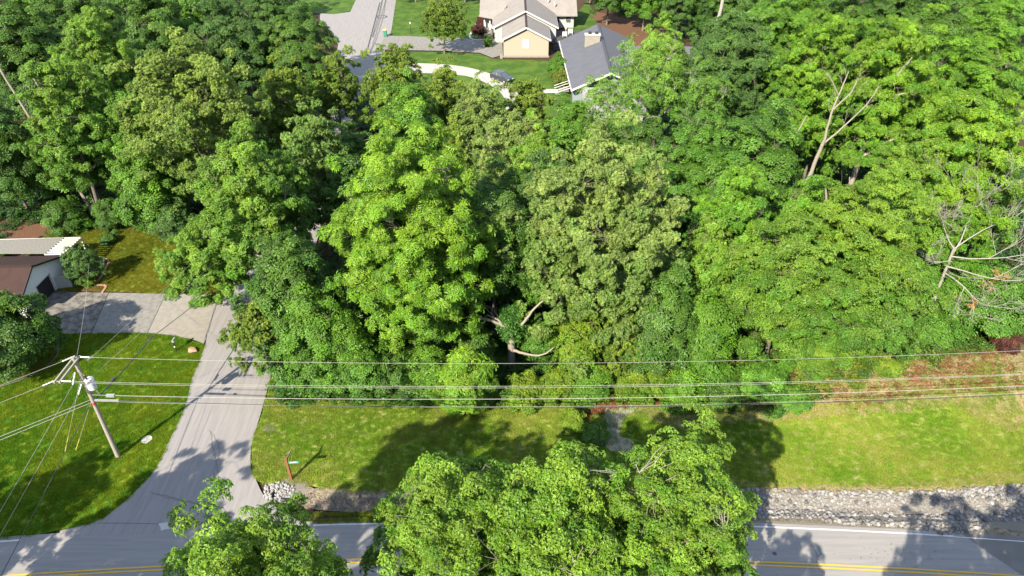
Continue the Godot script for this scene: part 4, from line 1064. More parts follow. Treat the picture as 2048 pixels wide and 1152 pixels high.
	for z in [-1.4, 1.4]:
		for k in 2:
			var rb := MB.new()
			rb.bar(Vector3(-1.9, 0.55 + k * 0.45, z), Vector3(0.9, 1.5 + k * 0.45, z), 0.09, 0.09)
			part("rail", rb.mesh(), M.trim, ss)
	# dark car on the curved driveway
	car(Vector3(-1.9, 0.06, -133.4), -2.33)
	# pale dinghy lying at the lawn edge
	var bo := MB.new()
	bo.prism([Vector3(-1.5, 0.25, 0), Vector3(-0.9, 0.25, -0.55), Vector3(0.9, 0.25, -0.6), Vector3(1.4, 0.25, -0.45), Vector3(1.4, 0.25, 0.45), Vector3(0.9, 0.25, 0.6), Vector3(-0.9, 0.25, 0.55)], Vector3(0, 0.28, 0))
	bo.prism([Vector3(-1.2, 0.05, 0), Vector3(-0.8, 0.05, -0.35), Vector3(1.2, 0.05, -0.35), Vector3(1.2, 0.05, 0.35), Vector3(-0.8, 0.05, 0.35)], Vector3(0, 0.2, 0))
	solo("white_platform", bo.mesh(), M.trim, "low white flat-topped object lying at the lawn edge by the grey house", "platform", on(Vector2(6.93, -126.76)))

func car(at: Vector3, turn: float) -> void:
	var o := thing("parked_car", "dark blue black estate car parked on the curved pale driveway", "car", at)
	o.rotation.y = turn
	var prof := [[2.25, 0.45], [2.3, 0.75], [2.05, 0.98], [1.1, 1.08], [-1.9, 1.12], [-2.3, 1.0], [-2.35, 0.5], [-2.2, 0.3], [2.1, 0.3]]
	var b := MB.new()
	for s in [[0.92, 0.92]]:
		var pts := []
		for p in prof: pts.append(Vector3(-0.92, p[1], -p[0]))
		b.prism(pts, Vector3(1.84, 0, 0))
	part("body", b.mesh(), M.paint, o)
	var c := MB.new()
	var lo := [Vector3(-0.86, 1.08, -1.05), Vector3(0.86, 1.08, -1.05), Vector3(0.86, 1.1, 2.15), Vector3(-0.86, 1.1, 2.15)]
	var hi := [Vector3(-0.68, 1.62, -0.25), Vector3(0.68, 1.62, -0.25), Vector3(0.68, 1.66, 1.6), Vector3(-0.68, 1.66, 1.6)]
	c.prism([hi[0], hi[1], hi[2], hi[3]], Vector3(0, 0.06, 0))
	for k in 4: c.bar(lo[k], hi[k], 0.09, 0.09)
	c.bar((lo[0] + lo[3]) * .5, (hi[0] + hi[3]) * .5, .08, .08); c.bar((lo[1] + lo[2]) * .5, (hi[1] + hi[2]) * .5, .08, .08)
	part("roof", c.mesh(), M.paint, o)
	for k in 4:
		var g := MB.new()
		var k2 := (k + 1) % 4
		var mid := Vector3(0, 1.35, 0.6)
		g.prism([lo[k], lo[k2], hi[k2], hi[k]], (mid - (lo[k] + hi[k2]) * 0.5).normalized() * 0.03)
		part(["windscreen", "side_window", "rear_window", "side_window"][k], g.mesh(), M.glass, o)
	for p in [Vector3(-0.86, 0.34, -1.45), Vector3(0.86, 0.34, -1.45), Vector3(-0.86, 0.34, 1.4), Vector3(0.86, 0.34, 1.4)]:
		var w := MB.new()
		w.tube([p + Vector3(-0.12, 0, 0), p + Vector3(0.12, 0, 0)], [0.34, 0.34], 14, true)
		var wh := part("wheel", w.mesh(), M.tyre, o)
		var rm := MB.new()
		rm.tube([p + Vector3(-0.125, 0, 0), p + Vector3(0.125, 0, 0)], [0.2, 0.2], 10, true)
		part("rim", rm.mesh(), M.metal, wh)
	for x in [-0.62, 0.62]:
		var h := MB.new()
		h.bx(Vector3(x, 0.78, -2.2), Vector3(0.4, 0.16, 0.2))
		part("headlight", h.mesh(), M.porcelain, o)
		var t := MB.new()
		t.bx(Vector3(x, 0.85, 2.28), Vector3(0.34, 0.2, 0.16))
		part("tail_light", t.mesh(), M.red, o)
# ---------------------------------------------------------------- pole, wires, street things
func insulator(parent: Node3D, a: Vector3, b: Vector3) -> void:
	var m := MB.new()
	var p := []
	var r := []
	for i in 9:
		p.append(a.lerp(b, i / 8.0)); r.append(0.075 if i % 2 else 0.03)
	m.tube(p, r, 8)
	part("insulator", m.mesh(), M.porcelain, parent)

func make_pole(at: Vector3, label: String, full: bool) -> Node3D:
	var o := thing("utility_pole", label, "utility pole", at, "wooden poles of the power line")
	var m := MB.new()
	m.tube([Vector3(0, -0.1, 0), Vector3(0, 5, 0), Vector3(0, 10.55, 0)], [0.19, 0.155, 0.12], 14, true)
	part("post", m.mesh(), M.pole, o)
	for s in [-1.0, 1.0]:
		var c := MB.new()
		c.bx(Vector3(s * 0.19, 10.25, 1.0), Vector3(0.11, 0.14, 2.9))
		part("crossarm", c.mesh(), M.pole, o)
	for z in [-0.3, 2.3]:
		var bolt := MB.new()
		bolt.bx(Vector3(0, 10.25, z), Vector3(0.5, 0.05, 0.05))
		part("bolt", bolt.mesh(), M.metal, o)
	for z in [-0.32, 2.3]:
		insulator(o, Vector3(0.27, 10.28, z), Vector3(0.95, 10.24, z)); insulator(o, Vector3(-0.27, 10.28, z), Vector3(-0.85, 10.22, z + 0.45))
	if not full: return o
	var t := MB.new()
	t.tube([Vector3(0.52, 7.55, 0.1), Vector3(0.52, 7.6, 0.1), Vector3(0.52, 8.45, 0.1), Vector3(0.52, 8.56, 0.1)], [0.27, 0.31, 0.31, 0.25], 18, true)
	var tank := part("transformer", t.mesh(), M.can, o)
	var bu := MB.new()
	bu.tube([Vector3(0.45, 8.5, 0.2), Vector3(0.42, 8.95, 0.22)], [0.07, 0.04], 8, true)
	part("bushing", bu.mesh(), M.black, tank)
	var lid := MB.new()
	lid.tube([Vector3(0.52, 8.40, 0.1), Vector3(0.52, 8.47, 0.1)], [0.335, 0.335], 18, true)
	part("rim", lid.mesh(), M.porcelain, tank)
	for y in [8.3, 7.75]:
		var br := MB.new()
		br.bx(Vector3(0.2, y, 0.06), Vector3(0.3, 0.1, 0.2))
		part("bracket", br.mesh(), M.metal, tank)
	for q in [[Vector3(-0.15, 9.3, 0.25), Vector3(-0.35, 8.5, 0.75)], [Vector3(-0.12, 8.1, 0.2), Vector3(-0.3, 7.5, 0.7)], [Vector3(0.35, 9.6, -0.7), Vector3(0.6, 9.65, -1.2)]]:
		insulator(o, q[0], q[1])
	for q in [[Vector3(0.25, 10.2, 2.25), Vector3(-0.1, 9.4, 0.4)], [Vector3(0.05, 9.6, 0.14), Vector3(0.42, 8.95, 0.22)], [Vector3(-0.85, 10.2, 2.7), Vector3(-0.3, 9.1, 0.9)], [Vector3(0.75, 7.7, 0.2), Vector3(0.9, 6.9, 0.1)]]:
		var ln := MB.new()
		ln.tube(bend(q[0], q[1], -0.25, 5, 0.0, R), taper(0.018, 0.018, 5), 5)
		part("jumper_wire", ln.mesh(), M.cable, o)
	var sp := MB.new()
	sp.bx(Vector3(1.55, 6.78, 0.05), Vector3(0.62, 0.2, 0.2)); sp.bar(Vector3(0.15, 6.85, 0.05), Vector3(1.3, 6.8, 0.05), 0.03, 0.03)
	part("splice_box", sp.mesh(), M.metal, o)
	var bx := MB.new()
	bx.bar(Vector3(0.2, 6.3, 0.05), Vector3(2.0, 6.22, 0.02), 0.12, 0.14)
	part("terminal_box", bx.mesh(), M.metal, o)
	var rc := MB.new()
	rc.tube([Vector3(0.1, 6.05, 0.14), Vector3(0.1, 6.05, 0.27)], [0.1, 0.1], 10, true)
	part("red_cap", rc.mesh(), M.red, o)
	var gl := MB.new()
	gl.tube([Vector3(-0.16, 0, 0.1), Vector3(-0.12, 5.8, 0.08), Vector3(-0.1, 9.8, 0.07)], [0.02, 0.02, 0.02], 5)
	part("ground_wire", gl.mesh(), M.drop, o)
	return o

func wire(called: String, a: Vector3, b: Vector3, sag: float, r: float, mat: Material, label: String, group := "overhead wires", k := 24) -> void:
	var p := []
	for i in k + 1:
		var s := float(i) / k
		p.append((b - a) * s - Vector3.UP * sag * 4.0 * s * (1.0 - s))
	var m := MB.new()
	m.tube(p, taper(r, r, k), 5)
	solo(called, m.mesh(), mat, label, "wire", a, group)

func pole_and_wires() -> void:
	var at := Vector3(-32.0, 0, -39.8)
	make_pole(at, "weathered wooden utility pole with crossarm and white transformer on the front lawn", true)
	var far := Vector3(55.0, 0, -41.95)
	make_pole(far, "wooden utility pole at the right end of the power line", false)
	var left := Vector3(-86.0, 0, -2.0)
	var lp := make_pole(left, "wooden utility pole at the left end of the power line", false)
	lp.rotation.y = 0.35
	var across := Vector3(-27.5, 0, 6.0)
	var D := far - at
	var o1 := Vector3(0.95, 10.24, -0.32)
	var o2 := Vector3(0.95, 10.24, 2.3)
	wire("power_wire", at + o1, at + D + Vector3(-0.85, 10.22, -0.32), 1.35, 0.013, M.cable, "topmost wire running right along the wood from the crossarm")
	wire("power_wire", at + o2, at + D + Vector3(-0.85, 10.22, 2.3), 1.25, 0.013, M.cable, "second wire running right, from the near end of the crossarm")
	wire("power_wire", at + Vector3(0.3, 9.3, 1.4), at + D + Vector3(-0.2, 9.3, 1.3), 1.35, 0.011, M.cable, "third wire running right, close below the crossarm wire")
	wire("power_wire", at + Vector3(1.85, 6.78, 0.05), at + D + Vector3(-0.2, 6.85, 0.05), 1.2, 0.021, M.cable, "thickest pale cable running right from the splice box")
	wire("power_wire", at + Vector3(0.2, 6.2, 0.05), at + D + Vector3(-0.2, 6.2, 0.05), 1.45, 0.011, M.cable, "lower thin cable running right below the thick one")
	wire("power_wire", at + Vector3(2.0, 6.22, 0.02), at + D + Vector3(-0.2, 6.05, 0.05), 1.5, 0.03, M.drop, "lowest dark cable running right along the wood")
	var E := left - at
	wire("power_wire", at + Vector3(-0.85, 10.22, 0.13), at + E + Vector3(0.8, 10.2, -0.3), 1.0, 0.013, M.cable, "upper wire running left from the far end of the crossarm")
	wire("power_wire", at + Vector3(-0.85, 10.22, 2.75), at + E + Vector3(0.8, 10.2, 2.2), 1.0, 0.013, M.cable, "wire running left from the near end of the crossarm")
	wire("power_wire", at + Vector3(-0.15, 6.3, 0.0), at + E + Vector3(0.2, 6.4, 0), 1.0, 0.019, M.cable, "upper of two pale cables running left below the transformer")
	wire("power_wire", at + Vector3(-0.15, 6.05, 0.05), at + E + Vector3(0.2, 6.0, 0), 1.0, 0.019, M.cable, "lower of two pale cables running left below the transformer")
	wire("power_wire", at + Vector3(-0.35, 8.5, 0.75), across + Vector3(-0.7, 8.4, 0), 0.5, 0.012, M.cable, "left one of two pale wires crossing the road toward the viewer")
	wire("power_wire", at + Vector3(-0.3, 7.5, 0.7), across + Vector3(0.3, 8.6, 0), 0.5, 0.012, M.cable, "right one of two pale wires crossing the road toward the viewer")
	wire("power_wire", at + Vector3(-0.15, 6.1, 0.2), across + Vector3(0.5, 6.6, 0), 0.5, 0.025, M.drop, "dark cable crossing the road toward the viewer")
	var trees_end := Vector3(-24.0, 9.0, -73.0)
	wire("power_wire", at + Vector3(0.6, 9.65, -1.2), trees_end + Vector3(-2.5, 0.5, 0), 0.5, 0.011, M.cable, "upper thin wire running back over the driveway")
	wire("power_wire", at + Vector3(0.3, 8.2, -0.2), trees_end + Vector3(-1.0, -0.4, 0), 0.5, 0.011, M.cable, "lower thin wire running back over the driveway")
	# the black service cable with its slack loop
	var a := at + Vector3(0.2, 6.3, -0.1)
	var loop := Vector3(-30.95, 6.0, -47.75)
	wire("service_cable", a, loop, 0.15, 0.05, M.drop, "thick black service cable from the pole to its slack loop", "service cable")
	wire("service_cable", loop, trees_end + Vector3(1.5, -2.6, 0), 0.5, 0.028, M.drop, "black service cable running back over the driveway from the loop", "service cable")
	var lp2 := MB.new()
	var pts := []
	for i in 19:
		var q := TAU * i / 18.0
		pts.append(Vector3(sin(q) * 0.34, 0.02, -0.55 - cos(q) * 0.5 + 0.02))
	lp2.tube(pts, taper(0.035, 0.035, 18), 5)
	solo("cable_loop", lp2.mesh(), M.drop, "black slack loop of cable hanging over the lawn edge", "cable", loop + Vector3(0, 0.0, 0.45))
	var bx := MB.new()
	bx.bar(Vector3.ZERO, (loop - a).normalized() * 0.75, 0.16, 0.16)
	solo("splice_case", bx.mesh(), M.drop, "black splice case on the service cable near the pole", "splice case", a.lerp(loop, 0.22))
	wire("house_wire", at + Vector3(-0.1, 10.1, -0.4), Vector3(-45.5, 3.0, -64.5), 0.3, 0.008, M.porcelain, "thin pale wire running back toward the white garage", "overhead wires")
	# guy wires with yellow guards
	for k in [[Vector3(-36.6, 0, -40.3), 8.6, "guy wire with yellow guard farther left of the pole"], [Vector3(-35.8, 0, -40.45), 6.2, "guy wire with yellow guard nearer the pole"]]:
		var g := thing("guy_wire", k[2], "guy wire", k[0], "guy wires of the pole")
		var top: Vector3 = at + Vector3(-0.1, k[1], 0) - k[0]
		var w := MB.new()
		w.tube([Vector3.ZERO, top], [0.014, 0.014], 5)
		part("cable", w.mesh(), M.cable, g)
		var y := MB.new()
		y.tube([top * 0.01, top * 0.24], [0.03, 0.03], 8, true)
		part("guard", y.mesh(), M.guard, g)

func street_things() -> void:
	var s := thing("street_sign", "brown wooden post with small green street name blade", "street sign", Vector3(-17.3, 0, -37.4))
	var m := MB.new()
	m.prism([Vector3(-.09, -.1, -.09), Vector3(.09, -.1, -.09), Vector3(.09, -.1, .09), Vector3(-.09, -.1, .09)], Vector3(-0.02, 2.6, 0))
	part("post", m.mesh(), M.sign_wood, s)
	var b1 := MB.new()
	b1.box(Transform3D(Basis(Vector3.UP, 0.12).rotated(Vector3.RIGHT, -0.25), Vector3(0.52, 2.05, 0.02)), Vector3(0.78, 0.2, 0.03))
	part("name_blade", b1.mesh(), M.sign, s)
	var b1b := MB.new()
	b1b.box(Transform3D(Basis(Vector3.UP, 0.12).rotated(Vector3.RIGHT, -0.25), Vector3(0.50, 2.07, 0.04)), Vector3(0.5, 0.06, 0.012))
	part("lettering", b1b.mesh(), M.trim, s)
	var b2 := MB.new()
	b2.box(Transform3D(Basis(Vector3.UP, 1.45), Vector3(0.06, 2.3, -0.5)), Vector3(0.78, 0.2, 0.03))
	part("cross_blade", b2.mesh(), M.pole, s)
	var mh := thing("manhole_cover", "round pale concrete manhole cover in the front lawn", "manhole cover", on(Vector2(-30.45, -41.63)))
	var c := MB.new()
	c.tube([Vector3(0, 0, 0), Vector3(0, 0.1, 0)], [0.43, 0.43], 24, true)
	part("slab", c.mesh(), M.lid, mh)
	var c2 := MB.new()
	c2.bx(Vector3(0.03, 0.104, 0), Vector3(0.035, 0.012, 0.8))
	part("groove", c2.mesh(), M.crack, mh)
	var mb := thing("mailbox", "dark mailbox on a thin post at the driveway corner", "mailbox", Vector3(-32.5, 0, -53.2))
	var p := MB.new()
	p.bar(Vector3(0, 0, 0), Vector3(0, 1.15, 0), 0.1, 0.1); p.bar(Vector3(0, 0.95, 0.05), Vector3(-0.1, 1.05, -0.45), 0.07, 0.07)
	part("post", p.mesh(), M.black, mb)
	var bm := MB.new()
	bm.prism([Vector3(-.12, 1.15, .1), Vector3(.12, 1.15, .1), Vector3(.12, 1.32, .1), Vector3(.06, 1.40, .1), Vector3(-.06, 1.40, .1), Vector3(-.12, 1.32, .1)], Vector3(0, 0, -0.55))
	part("box", bm.mesh(), M.metal, mb)
	var pl := MB.new()
	pl.bx(Vector3(0, 0.6, 0.06), Vector3(0.12, 0.16, 0.03))
	part("plate", pl.mesh(), M.porcelain, mb)
	var rk := MB.new()
	solo("lawn_rock", stone_mesh(77), M.brick, "small reddish rock in the lawn corner by the road", "rock", on(Vector2(-30.88, -53.17), 0.12))
	var bn := thing("green_bin", "green wheeled bin with tan lid beside the far street", "bin", on(Vector2(-28.56, -164.27)))
	var q := MB.new()
	q.prism([Vector3(-.36, .12, -.4), Vector3(.36, .12, -.4), Vector3(.36, .12, .4), Vector3(-.36, .12, .4)], Vector3(0, 1.3, 0))
	part("body", q.mesh(), M.bin, bn)
	var q2 := MB.new()
	q2.prism([Vector3(-.42, 1.43, -.46), Vector3(.42, 1.43, -.46), Vector3(.42, 1.43, .46), Vector3(-.42, 1.43, .46)], Vector3(0, 0.14, 0))
	part("lid", q2.mesh(), M.bin_lid, bn)
	for x in [-0.34, 0.34]:
		var wq := MB.new()
		wq.tube([Vector3(x - .05, .16, -.42), Vector3(x + .05, .16, -.42)], [0.16, 0.16], 10, true)
		part("wheel", wq.mesh(), M.tyre, bn)
	var lm := thing("lamp_post", "small dark lamp post on the lawn of the tan house", "lamp post", on(Vector2(-23.10, -166.77)))
	var l1 := MB.new()
	l1.tube([Vector3.ZERO, Vector3(0, 2.1, 0)], [0.07, 0.05], 8)
	part("post", l1.mesh(), M.black, lm)
	var l2 := MB.new()
	l2.tube([Vector3(0, 2.1, 0), Vector3(0, 2.15, 0), Vector3(0, 2.45, 0), Vector3(0, 2.62, 0)], [0.06, 0.13, 0.17, 0.03], 8)
	part("lantern", l2.mesh(), M.porcelain, lm)
# ---------------------------------------------------------------- trees
func trees() -> void:
	# the row in front, south of the main road
	var G1 := {"group": "trees along the near side of the road"}
	grow("road_tree", "gloss", Vector3(-11.88, 19.00, -19.24), 4.4, 0.34, "bright leafy tree at the bottom left covering the road junction", G1.merged({"leaf": 0.88, "dense": 1.05}))
	grow("road_tree", "gloss", Vector3(-2.81, 18.00, -22.85), 4.1, 0.30, "leftmost of the bright trees grouped at the bottom centre", G1.merged({"leaf": 0.88, "dense": 1.05}))
	grow("road_tree", "gloss", Vector3(2.12, 19.00, -23.03), 4.0, 0.30, "middle one of the bright trees grouped at the bottom centre", G1.merged({"leaf": 0.88, "dense": 1.05, "bark": "pale_bark"}))
	grow("road_tree", "gloss", Vector3(8.41, 20.00, -23.65), 3.5, 0.28, "rightmost and tallest of the bright trees at the bottom centre", G1.merged({"leaf": 0.88, "dense": 1.05, "bark": "pale_bark"}))
	grow("road_tree", "gloss", Vector3(9.88, 14.00, -24.67), 3.4, 0.22, "low bright tree at the right foot of the bottom centre group", G1.merged({"leaf": 0.95}))
	grow("road_tree", "maple", Vector3(-11.31, 13.00, -21.62), 2.1, 0.3, "small dark green tree against the bottom left bright tree", G1.merged({"leaf": 0.9}))
	# trees outside the picture whose shade falls on the road and the lawn
	for q in [[-35.0, -20.0, 17.0, 4.2, "nearest to the junction, left"], [-43.0, -22.5, 14.0, 3.8, "second to the left"], [-53.0, -20.0, 12.0, 4.0, "third to the left"], [-30.5, -14.0, 16.0, 3.6, "behind the first one, left"], [-63.0, -30.0, 13.0, 4.0, "farthest to the left"], [18.5, -8.0, 22.0, 4.2, "tallest, to the right"], [10.5, -14.5, 15.0, 3.0, "nearest, to the right"], [27.0, -12.0, 20.0, 4.0, "third to the right"], [34.0, -16.0, 17.0, 3.2, "farthest to the right"], [-23.0, -10.5, 29.0, 4.2, "tallest one, left"]]:
		grow("road_tree", "oak", Vector3(q[0], q[2], q[1]), q[3], 0.55 if q[2] > 25.0 else 0.3, "leafy tree of the near roadside row, %s of the view" % q[4], G1.merged({"dense": 0.8}))
	# the middle of the wood, front to back
	grow("walnut_tree", "walnut", Vector3(-8.95, 23.00, -50.91), 6.1, 0.16, "tall vivid yellow green tree with feathery leaves in the centre", {"lobe": 1.0})
	grow("oak_tree", "pale_oak", Vector3(7.95, 22.00, -53.03), 6.8, 0.16, "broad pale grey green oak right of the vivid central tree", {"lobe": 1.25})
	grow("oak_tree", "oak", Vector3(-24.90, 19.00, -60.26), 5.4, 0.16, "light green tree above the side road left of the vivid central tree", {"lobe": 1.3, "lean": Vector3(-3.6, 0, 1.0)})
	grow("oak_tree", "oak", Vector3(-29.46, 11.00, -58.02), 4.0, 0.25, "light green crown overhanging the back lawn beside the side road", {"lobe": 1.1, "lean": Vector3(3.6, 0, 3.2)})
	grow("oak_tree", "olive", Vector3(-22.14, 9.00, -48.76), 2.9, 0.42, "olive crown leaning out over the side road", {"lobe": 0.9, "lean": Vector3(-2.6, 0, 0.6), "gap": 0.3})
	grow("maple_tree", "maple", Vector3(-17.30, 11.00, -48.45), 3.3, 0.10, "deep green maple at the wood edge right of the side road")
	grow("maple_tree", "maple", Vector3(-14.45, 8.00, -47.63), 2.4, 0.05, "low vivid maple under the left side of the vivid central tree")
	grow("dark_tree", "dark", Vector3(-19.20, 14.00, -50.66), 3.6, 0.15, "dark green tree behind the olive crown over the side road")
	grow("dark_tree", "dark", Vector3(-1.69, 16.00, -55.34), 3.4, 0.34, "dark ivy covered tree right of the vivid central tree", {"lobe": 1.1})
	grow("dark_tree", "maple", Vector3(1.44, 12.00, -57.85), 2.6, 0.2, "narrow deep green tree in front of the ivy covered one")
	grow("maple_tree", "walnut", Vector3(-3.82, 7.50, -44.93), 2.2, 0.08, "small bright feathery tree at the wood edge below the vivid central tree", {"lobe": 0.9})
	grow("young_tree", "olive", Vector3(9.81, 9.00, -49.13), 3.1, 0.05, "thin olive green young tree below the pale oak", {"lobe": 0.9, "leaf": 0.85})
	grow("young_tree", "yellow", Vector3(5.58, 10.00, -47.37), 2.0, 0.25, "rounded yellow green tree left below the pale oak", {"lobe": 0.8, "leaf": 0.85})
	grow("maple_tree", "maple", Vector3(16.93, 9.20, -48.84), 2.6, 0.08, "vivid green tree at the wood edge right below the pale oak", {"lobe": 0.9})
	grow("dark_tree", "dark", Vector3(12.23, 12.00, -49.19), 3.2, 0.1, "dark green tree tucked under the right side of the pale oak")
	grow("oak_tree", "oak", Vector3(17.60, 14.00, -54.06), 2.9, 0.2, "mid green tree between the pale oak and the broad glossy one")
	grow("beech_tree", "gloss", Vector3(30.96, 18.00, -54.62), 5.5, 0.15, "broad glossy yellow green tree at the right, topmost of its clump", {"lobe": 1.2})
	grow("beech_tree", "gloss", Vector3(23.82, 15.20, -51.47), 5.0, 0.10, "broad glossy yellow green tree at the right, left part of its clump", {"lobe": 1.2, "tint": C(0.9, 0.92, 1.1), "gap": 0.28})
	grow("beech_tree", "gloss", Vector3(31.70, 12.00, -50.73), 4.8, 0.08, "broad glossy yellow green tree at the right, lowest part of its clump", {"lobe": 1.1, "tint": C(0.8, 0.86, 1.1), "gap": 0.28})
	grow("maple_tree", "vine", Vector3(47.13, 6.60, -57.93), 4.4, 0.0, "vivid green leafy mass below the bare dead tree at the right edge", {"lobe": 1.0})
	grow("dark_tree", "maple", Vector3(40.57, 11.00, -59.46), 2.8, 0.1, "mid green tree behind the bare dead tree")
	grow("oak_tree", "lime", Vector3(19.71, 18.00, -56.60), 3.6, 0.25, "light green tree in front of the pale forked trunk", {"lobe": 1.1})
	grow("maple_tree", "lime", Vector3(27.59, 15.00, -60.92), 2.3, 0.15, "small light green tree between two glossy crowns", {"lobe": 0.9})
	grow("maple_tree", "maple", Vector3(24.80, 19.00, -66.46), 4.8, 0.15, "deep green broad tree left of the pale forked trunks", {"tint": C(0.75, 0.78, 0.95), "lobe": 1.2})
	grow("oak_tree", "oak", Vector3(37.97, 19.00, -62.02), 4.6, 0.2, "yellow green tree right of the pale forked trunks", {"lobe": 1.2})
	grow("oak_tree", "lime", Vector3(43.78, 22.00, -64.19), 6.0, 0.2, "yellowish tree at the right edge above the bare dead tree", {"lobe": 1.2, "tint": C(1.2, 1.04, 0.9)})
	grow("maple_tree", "maple", Vector3(58.62, 22.00, -89.43), 5.6, 0.15, "vivid green tree in the top right corner", {"tint": C(1.25, 1.2, 1.0)})
	grow("oak_tree", "lime", Vector3(42.81, 24.00, -81.30), 7.0, 0.2, "large yellow green tree near the top right", {"lobe": 1.3, "tint": C(1.18, 1.04, 0.9)})
	grow("oak_tree", "lime", Vector3(38.42, 22.00, -90.63), 5.6, 0.2, "yellow green tree left beside the large one near the top right", {"lobe": 1.2, "tint": C(1.12, 1.02, 0.9)})
	grow("dark_tree", "blue", Vector3(29.95, 21.00, -97.35), 6.2, 0.2, "dark blue green tree behind the white leaning trunk")
	grow("dark_tree", "dark", Vector3(40.70, 15.00, -90.32), 4.6, 0.2, "deep green crown above the pale forked trunks")
	grow("thin_tree", "sparse", Vector3(17.71, 20.00, -92.13), 6.0, 0.35, "thin leaved tree with bare pale limbs before the grey house", {"lobe": 1.0, "gap": 0.55, "tint": C(1.3, 1.25, 1.1)})
	grow("thin_tree", "sparse", Vector3(12.86, 15.00, -90.32), 4.6, 0.40, "thin leaved tree with pale limbs left before the low roof", {"lobe": 0.9, "gap": 0.58, "tint": C(1.25, 1.2, 1.1)})
	grow("thin_tree", "sparse", Vector3(24.09, 17.00, -88.98), 3.6, 0.3, "thin leaved tree with bare limbs at the right of the grey house", {"lobe": 0.9})
	grow("oak_tree", "oak", Vector3(21.23, 18.00, -105.69), 4.4, 0.2, "light green tree behind the grey house roof")
	grow("maple_tree", "maple", Vector3(7.97, 13.00, -87.63), 3.2, 0.12, "bright green tree left in front of the low roof", {"dense": 0.8})
	grow("oak_tree", "olive", Vector3(2.45, 13.00, -96.12), 3.6, 0.15, "olive tree at the near edge of the house lawn", {"lobe": 0.8})
	grow("oak_tree", "pale_oak", Vector3(0.05, 16.00, -74.43), 4.0, 0.12, "pale olive tree in front of the curved driveway end", {"lobe": 0.9})
	grow("oak_tree", "pale_oak", Vector3(-4.34, 15.00, -88.35), 4.0, 0.12, "pale olive tree left of the curved driveway end", {"lobe": 0.9})
	grow("oak_tree", "olive", Vector3(-6.43, 14.00, -76.63), 1.9, 0.05, "slender olive tree standing behind the vivid central tree", {"lobe": 0.7})
	grow("dark_tree", "dark", Vector3(-1.12, 16.00, -60.96), 3.2, 0.1, "dark tree filling the gap behind the ivy covered tree")
	grow("dark_tree", "blue", Vector3(3.97, 17.00, -60.96), 3.4, 0.1, "dark blue green tree left behind the pale oak")
	grow("oak_tree", "oak", Vector3(2.67, 16.00, -70.83), 3.0, 0.12, "mid green tree behind the left side of the pale oak")
	grow("dark_tree", "maple", Vector3(19.36, 16.00, -69.46), 4.2, 0.1, "green tree right behind the pale oak", {"tint": C(0.78, 0.82, 1.0)})
	grow("dark_tree", "dark", Vector3(15.37, 14.00, -78.95), 3.6, 0.05, "dark low tree behind the top of the pale oak")
	grow("maple_tree", "maple", Vector3(-13.47, 14.00, -90.41), 4.2, 0.1, "bright green tree behind the top of the vivid central tree")
	grow("oak_tree", "olive", Vector3(-16.64, 16.00, -100.73), 4.3, 0.2, "olive green tree standing in the corner of street and drive", {"lobe": 0.9})
	grow("oak_tree", "olive", Vector3(-9.83, 13.00, -100.54), 3.4, 0.1, "low olive tree along the near edge of the curved driveway", {"lobe": 0.8})
	grow("oak_tree", "olive", Vector3(-25.62, 15.00, -101.35), 3.5, 0.25, "yellowish olive tree overlapping the far street", {"lobe": 0.95, "gap": 0.24})
	grow("oak_tree", "olive", Vector3(-29.99, 16.00, -93.35), 4.0, 0.15, "yellowish olive tree left of the far street", {"lobe": 1.0})
	grow("oak_tree", "pale_oak", Vector3(-20.98, 18.00, -70.53), 3.9, 0.12, "grey green tree above the bend of the side road", {"lobe": 1.0, "tint": C(0.75, 0.9, 0.75)})
	grow("dark_tree", "dark", Vector3(-18.15, 14.00, -75.89), 2.8, 0.1, "dark tree between the side road and the vivid central tree")
	grow("dark_tree", "dark", Vector3(-13.64, 17.00, -58.78), 3.0, 0.1, "dark tree directly behind the vivid central tree")
	grow("maple_tree", "maple", Vector3(-6.32, 16.00, -62.07), 3.2, 0.1, "green tree behind the right shoulder of the vivid central tree")
	# the left part of the wood
	grow("oak_tree", "pale_oak", Vector3(-36.58, 22.60, -79.50), 7.4, 0.16, "large yellow olive oak standing out in the upper left", {"lobe": 1.35, "tint": C(1.05, 1.05, 0.85)})
	grow("oak_tree", "oak", Vector3(-52.14, 23.00, -91.38), 5.4, 0.25, "tall light green tree left of the large olive oak", {"lobe": 1.2})
	grow("oak_tree", "oak", Vector3(-51.90, 21.00, -79.43), 4.6, 0.25, "light green tree with a bare lower trunk near the left edge", {"lobe": 1.1})
	grow("maple_tree", "maple", Vector3(-46.22, 16.00, -81.70), 3.6, 0.2, "bright green tree tucked left under the large olive oak")
	grow("maple_tree", "maple", Vector3(-61.04, 9.50, -84.28), 3.8, 0.2, "green tree at the left edge behind the garage")
	grow("maple_tree", "maple", Vector3(-42.81, 11.50, -76.15), 3.6, 0.08, "bright green tree at the back lawn edge below the large olive oak")
	grow("dark_tree", "blue", Vector3(-42.33, 20.00, -110.56), 6.2, 0.15, "dark blue green tree at the top left behind the olive oak")
	grow("dark_tree", "dark", Vector3(-31.60, 20.00, -108.97), 5.4, 0.08, "very dark tree at the top left beside the far street")
	grow("dark_tree", "dark", Vector3(-67.01, 22.00, -99.89), 5.4, 0.2, "dark tree in the top left corner")
	grow("dark_tree", "dark", Vector3(-54.65, 21.00, -110.76), 5.0, 0.2, "dark tree at the top edge above the large olive oak")
	grow("dark_tree", "blue", Vector3(-39.99, 5.50, -73.54), 2.4, 0.05, "dark bushy tree at the back lawn edge by the overhanging crown")
	grow("dark_tree", "maple", Vector3(-54.03, 10.00, -81.95), 3.4, 0.3, "green tree above the bare leaning trunks near the left edge")
	grow("dark_tree", "dark", Vector3(-62.41, 15.00, -81.13), 4.6, 0.15, "dark tree cut by the left edge of the picture")
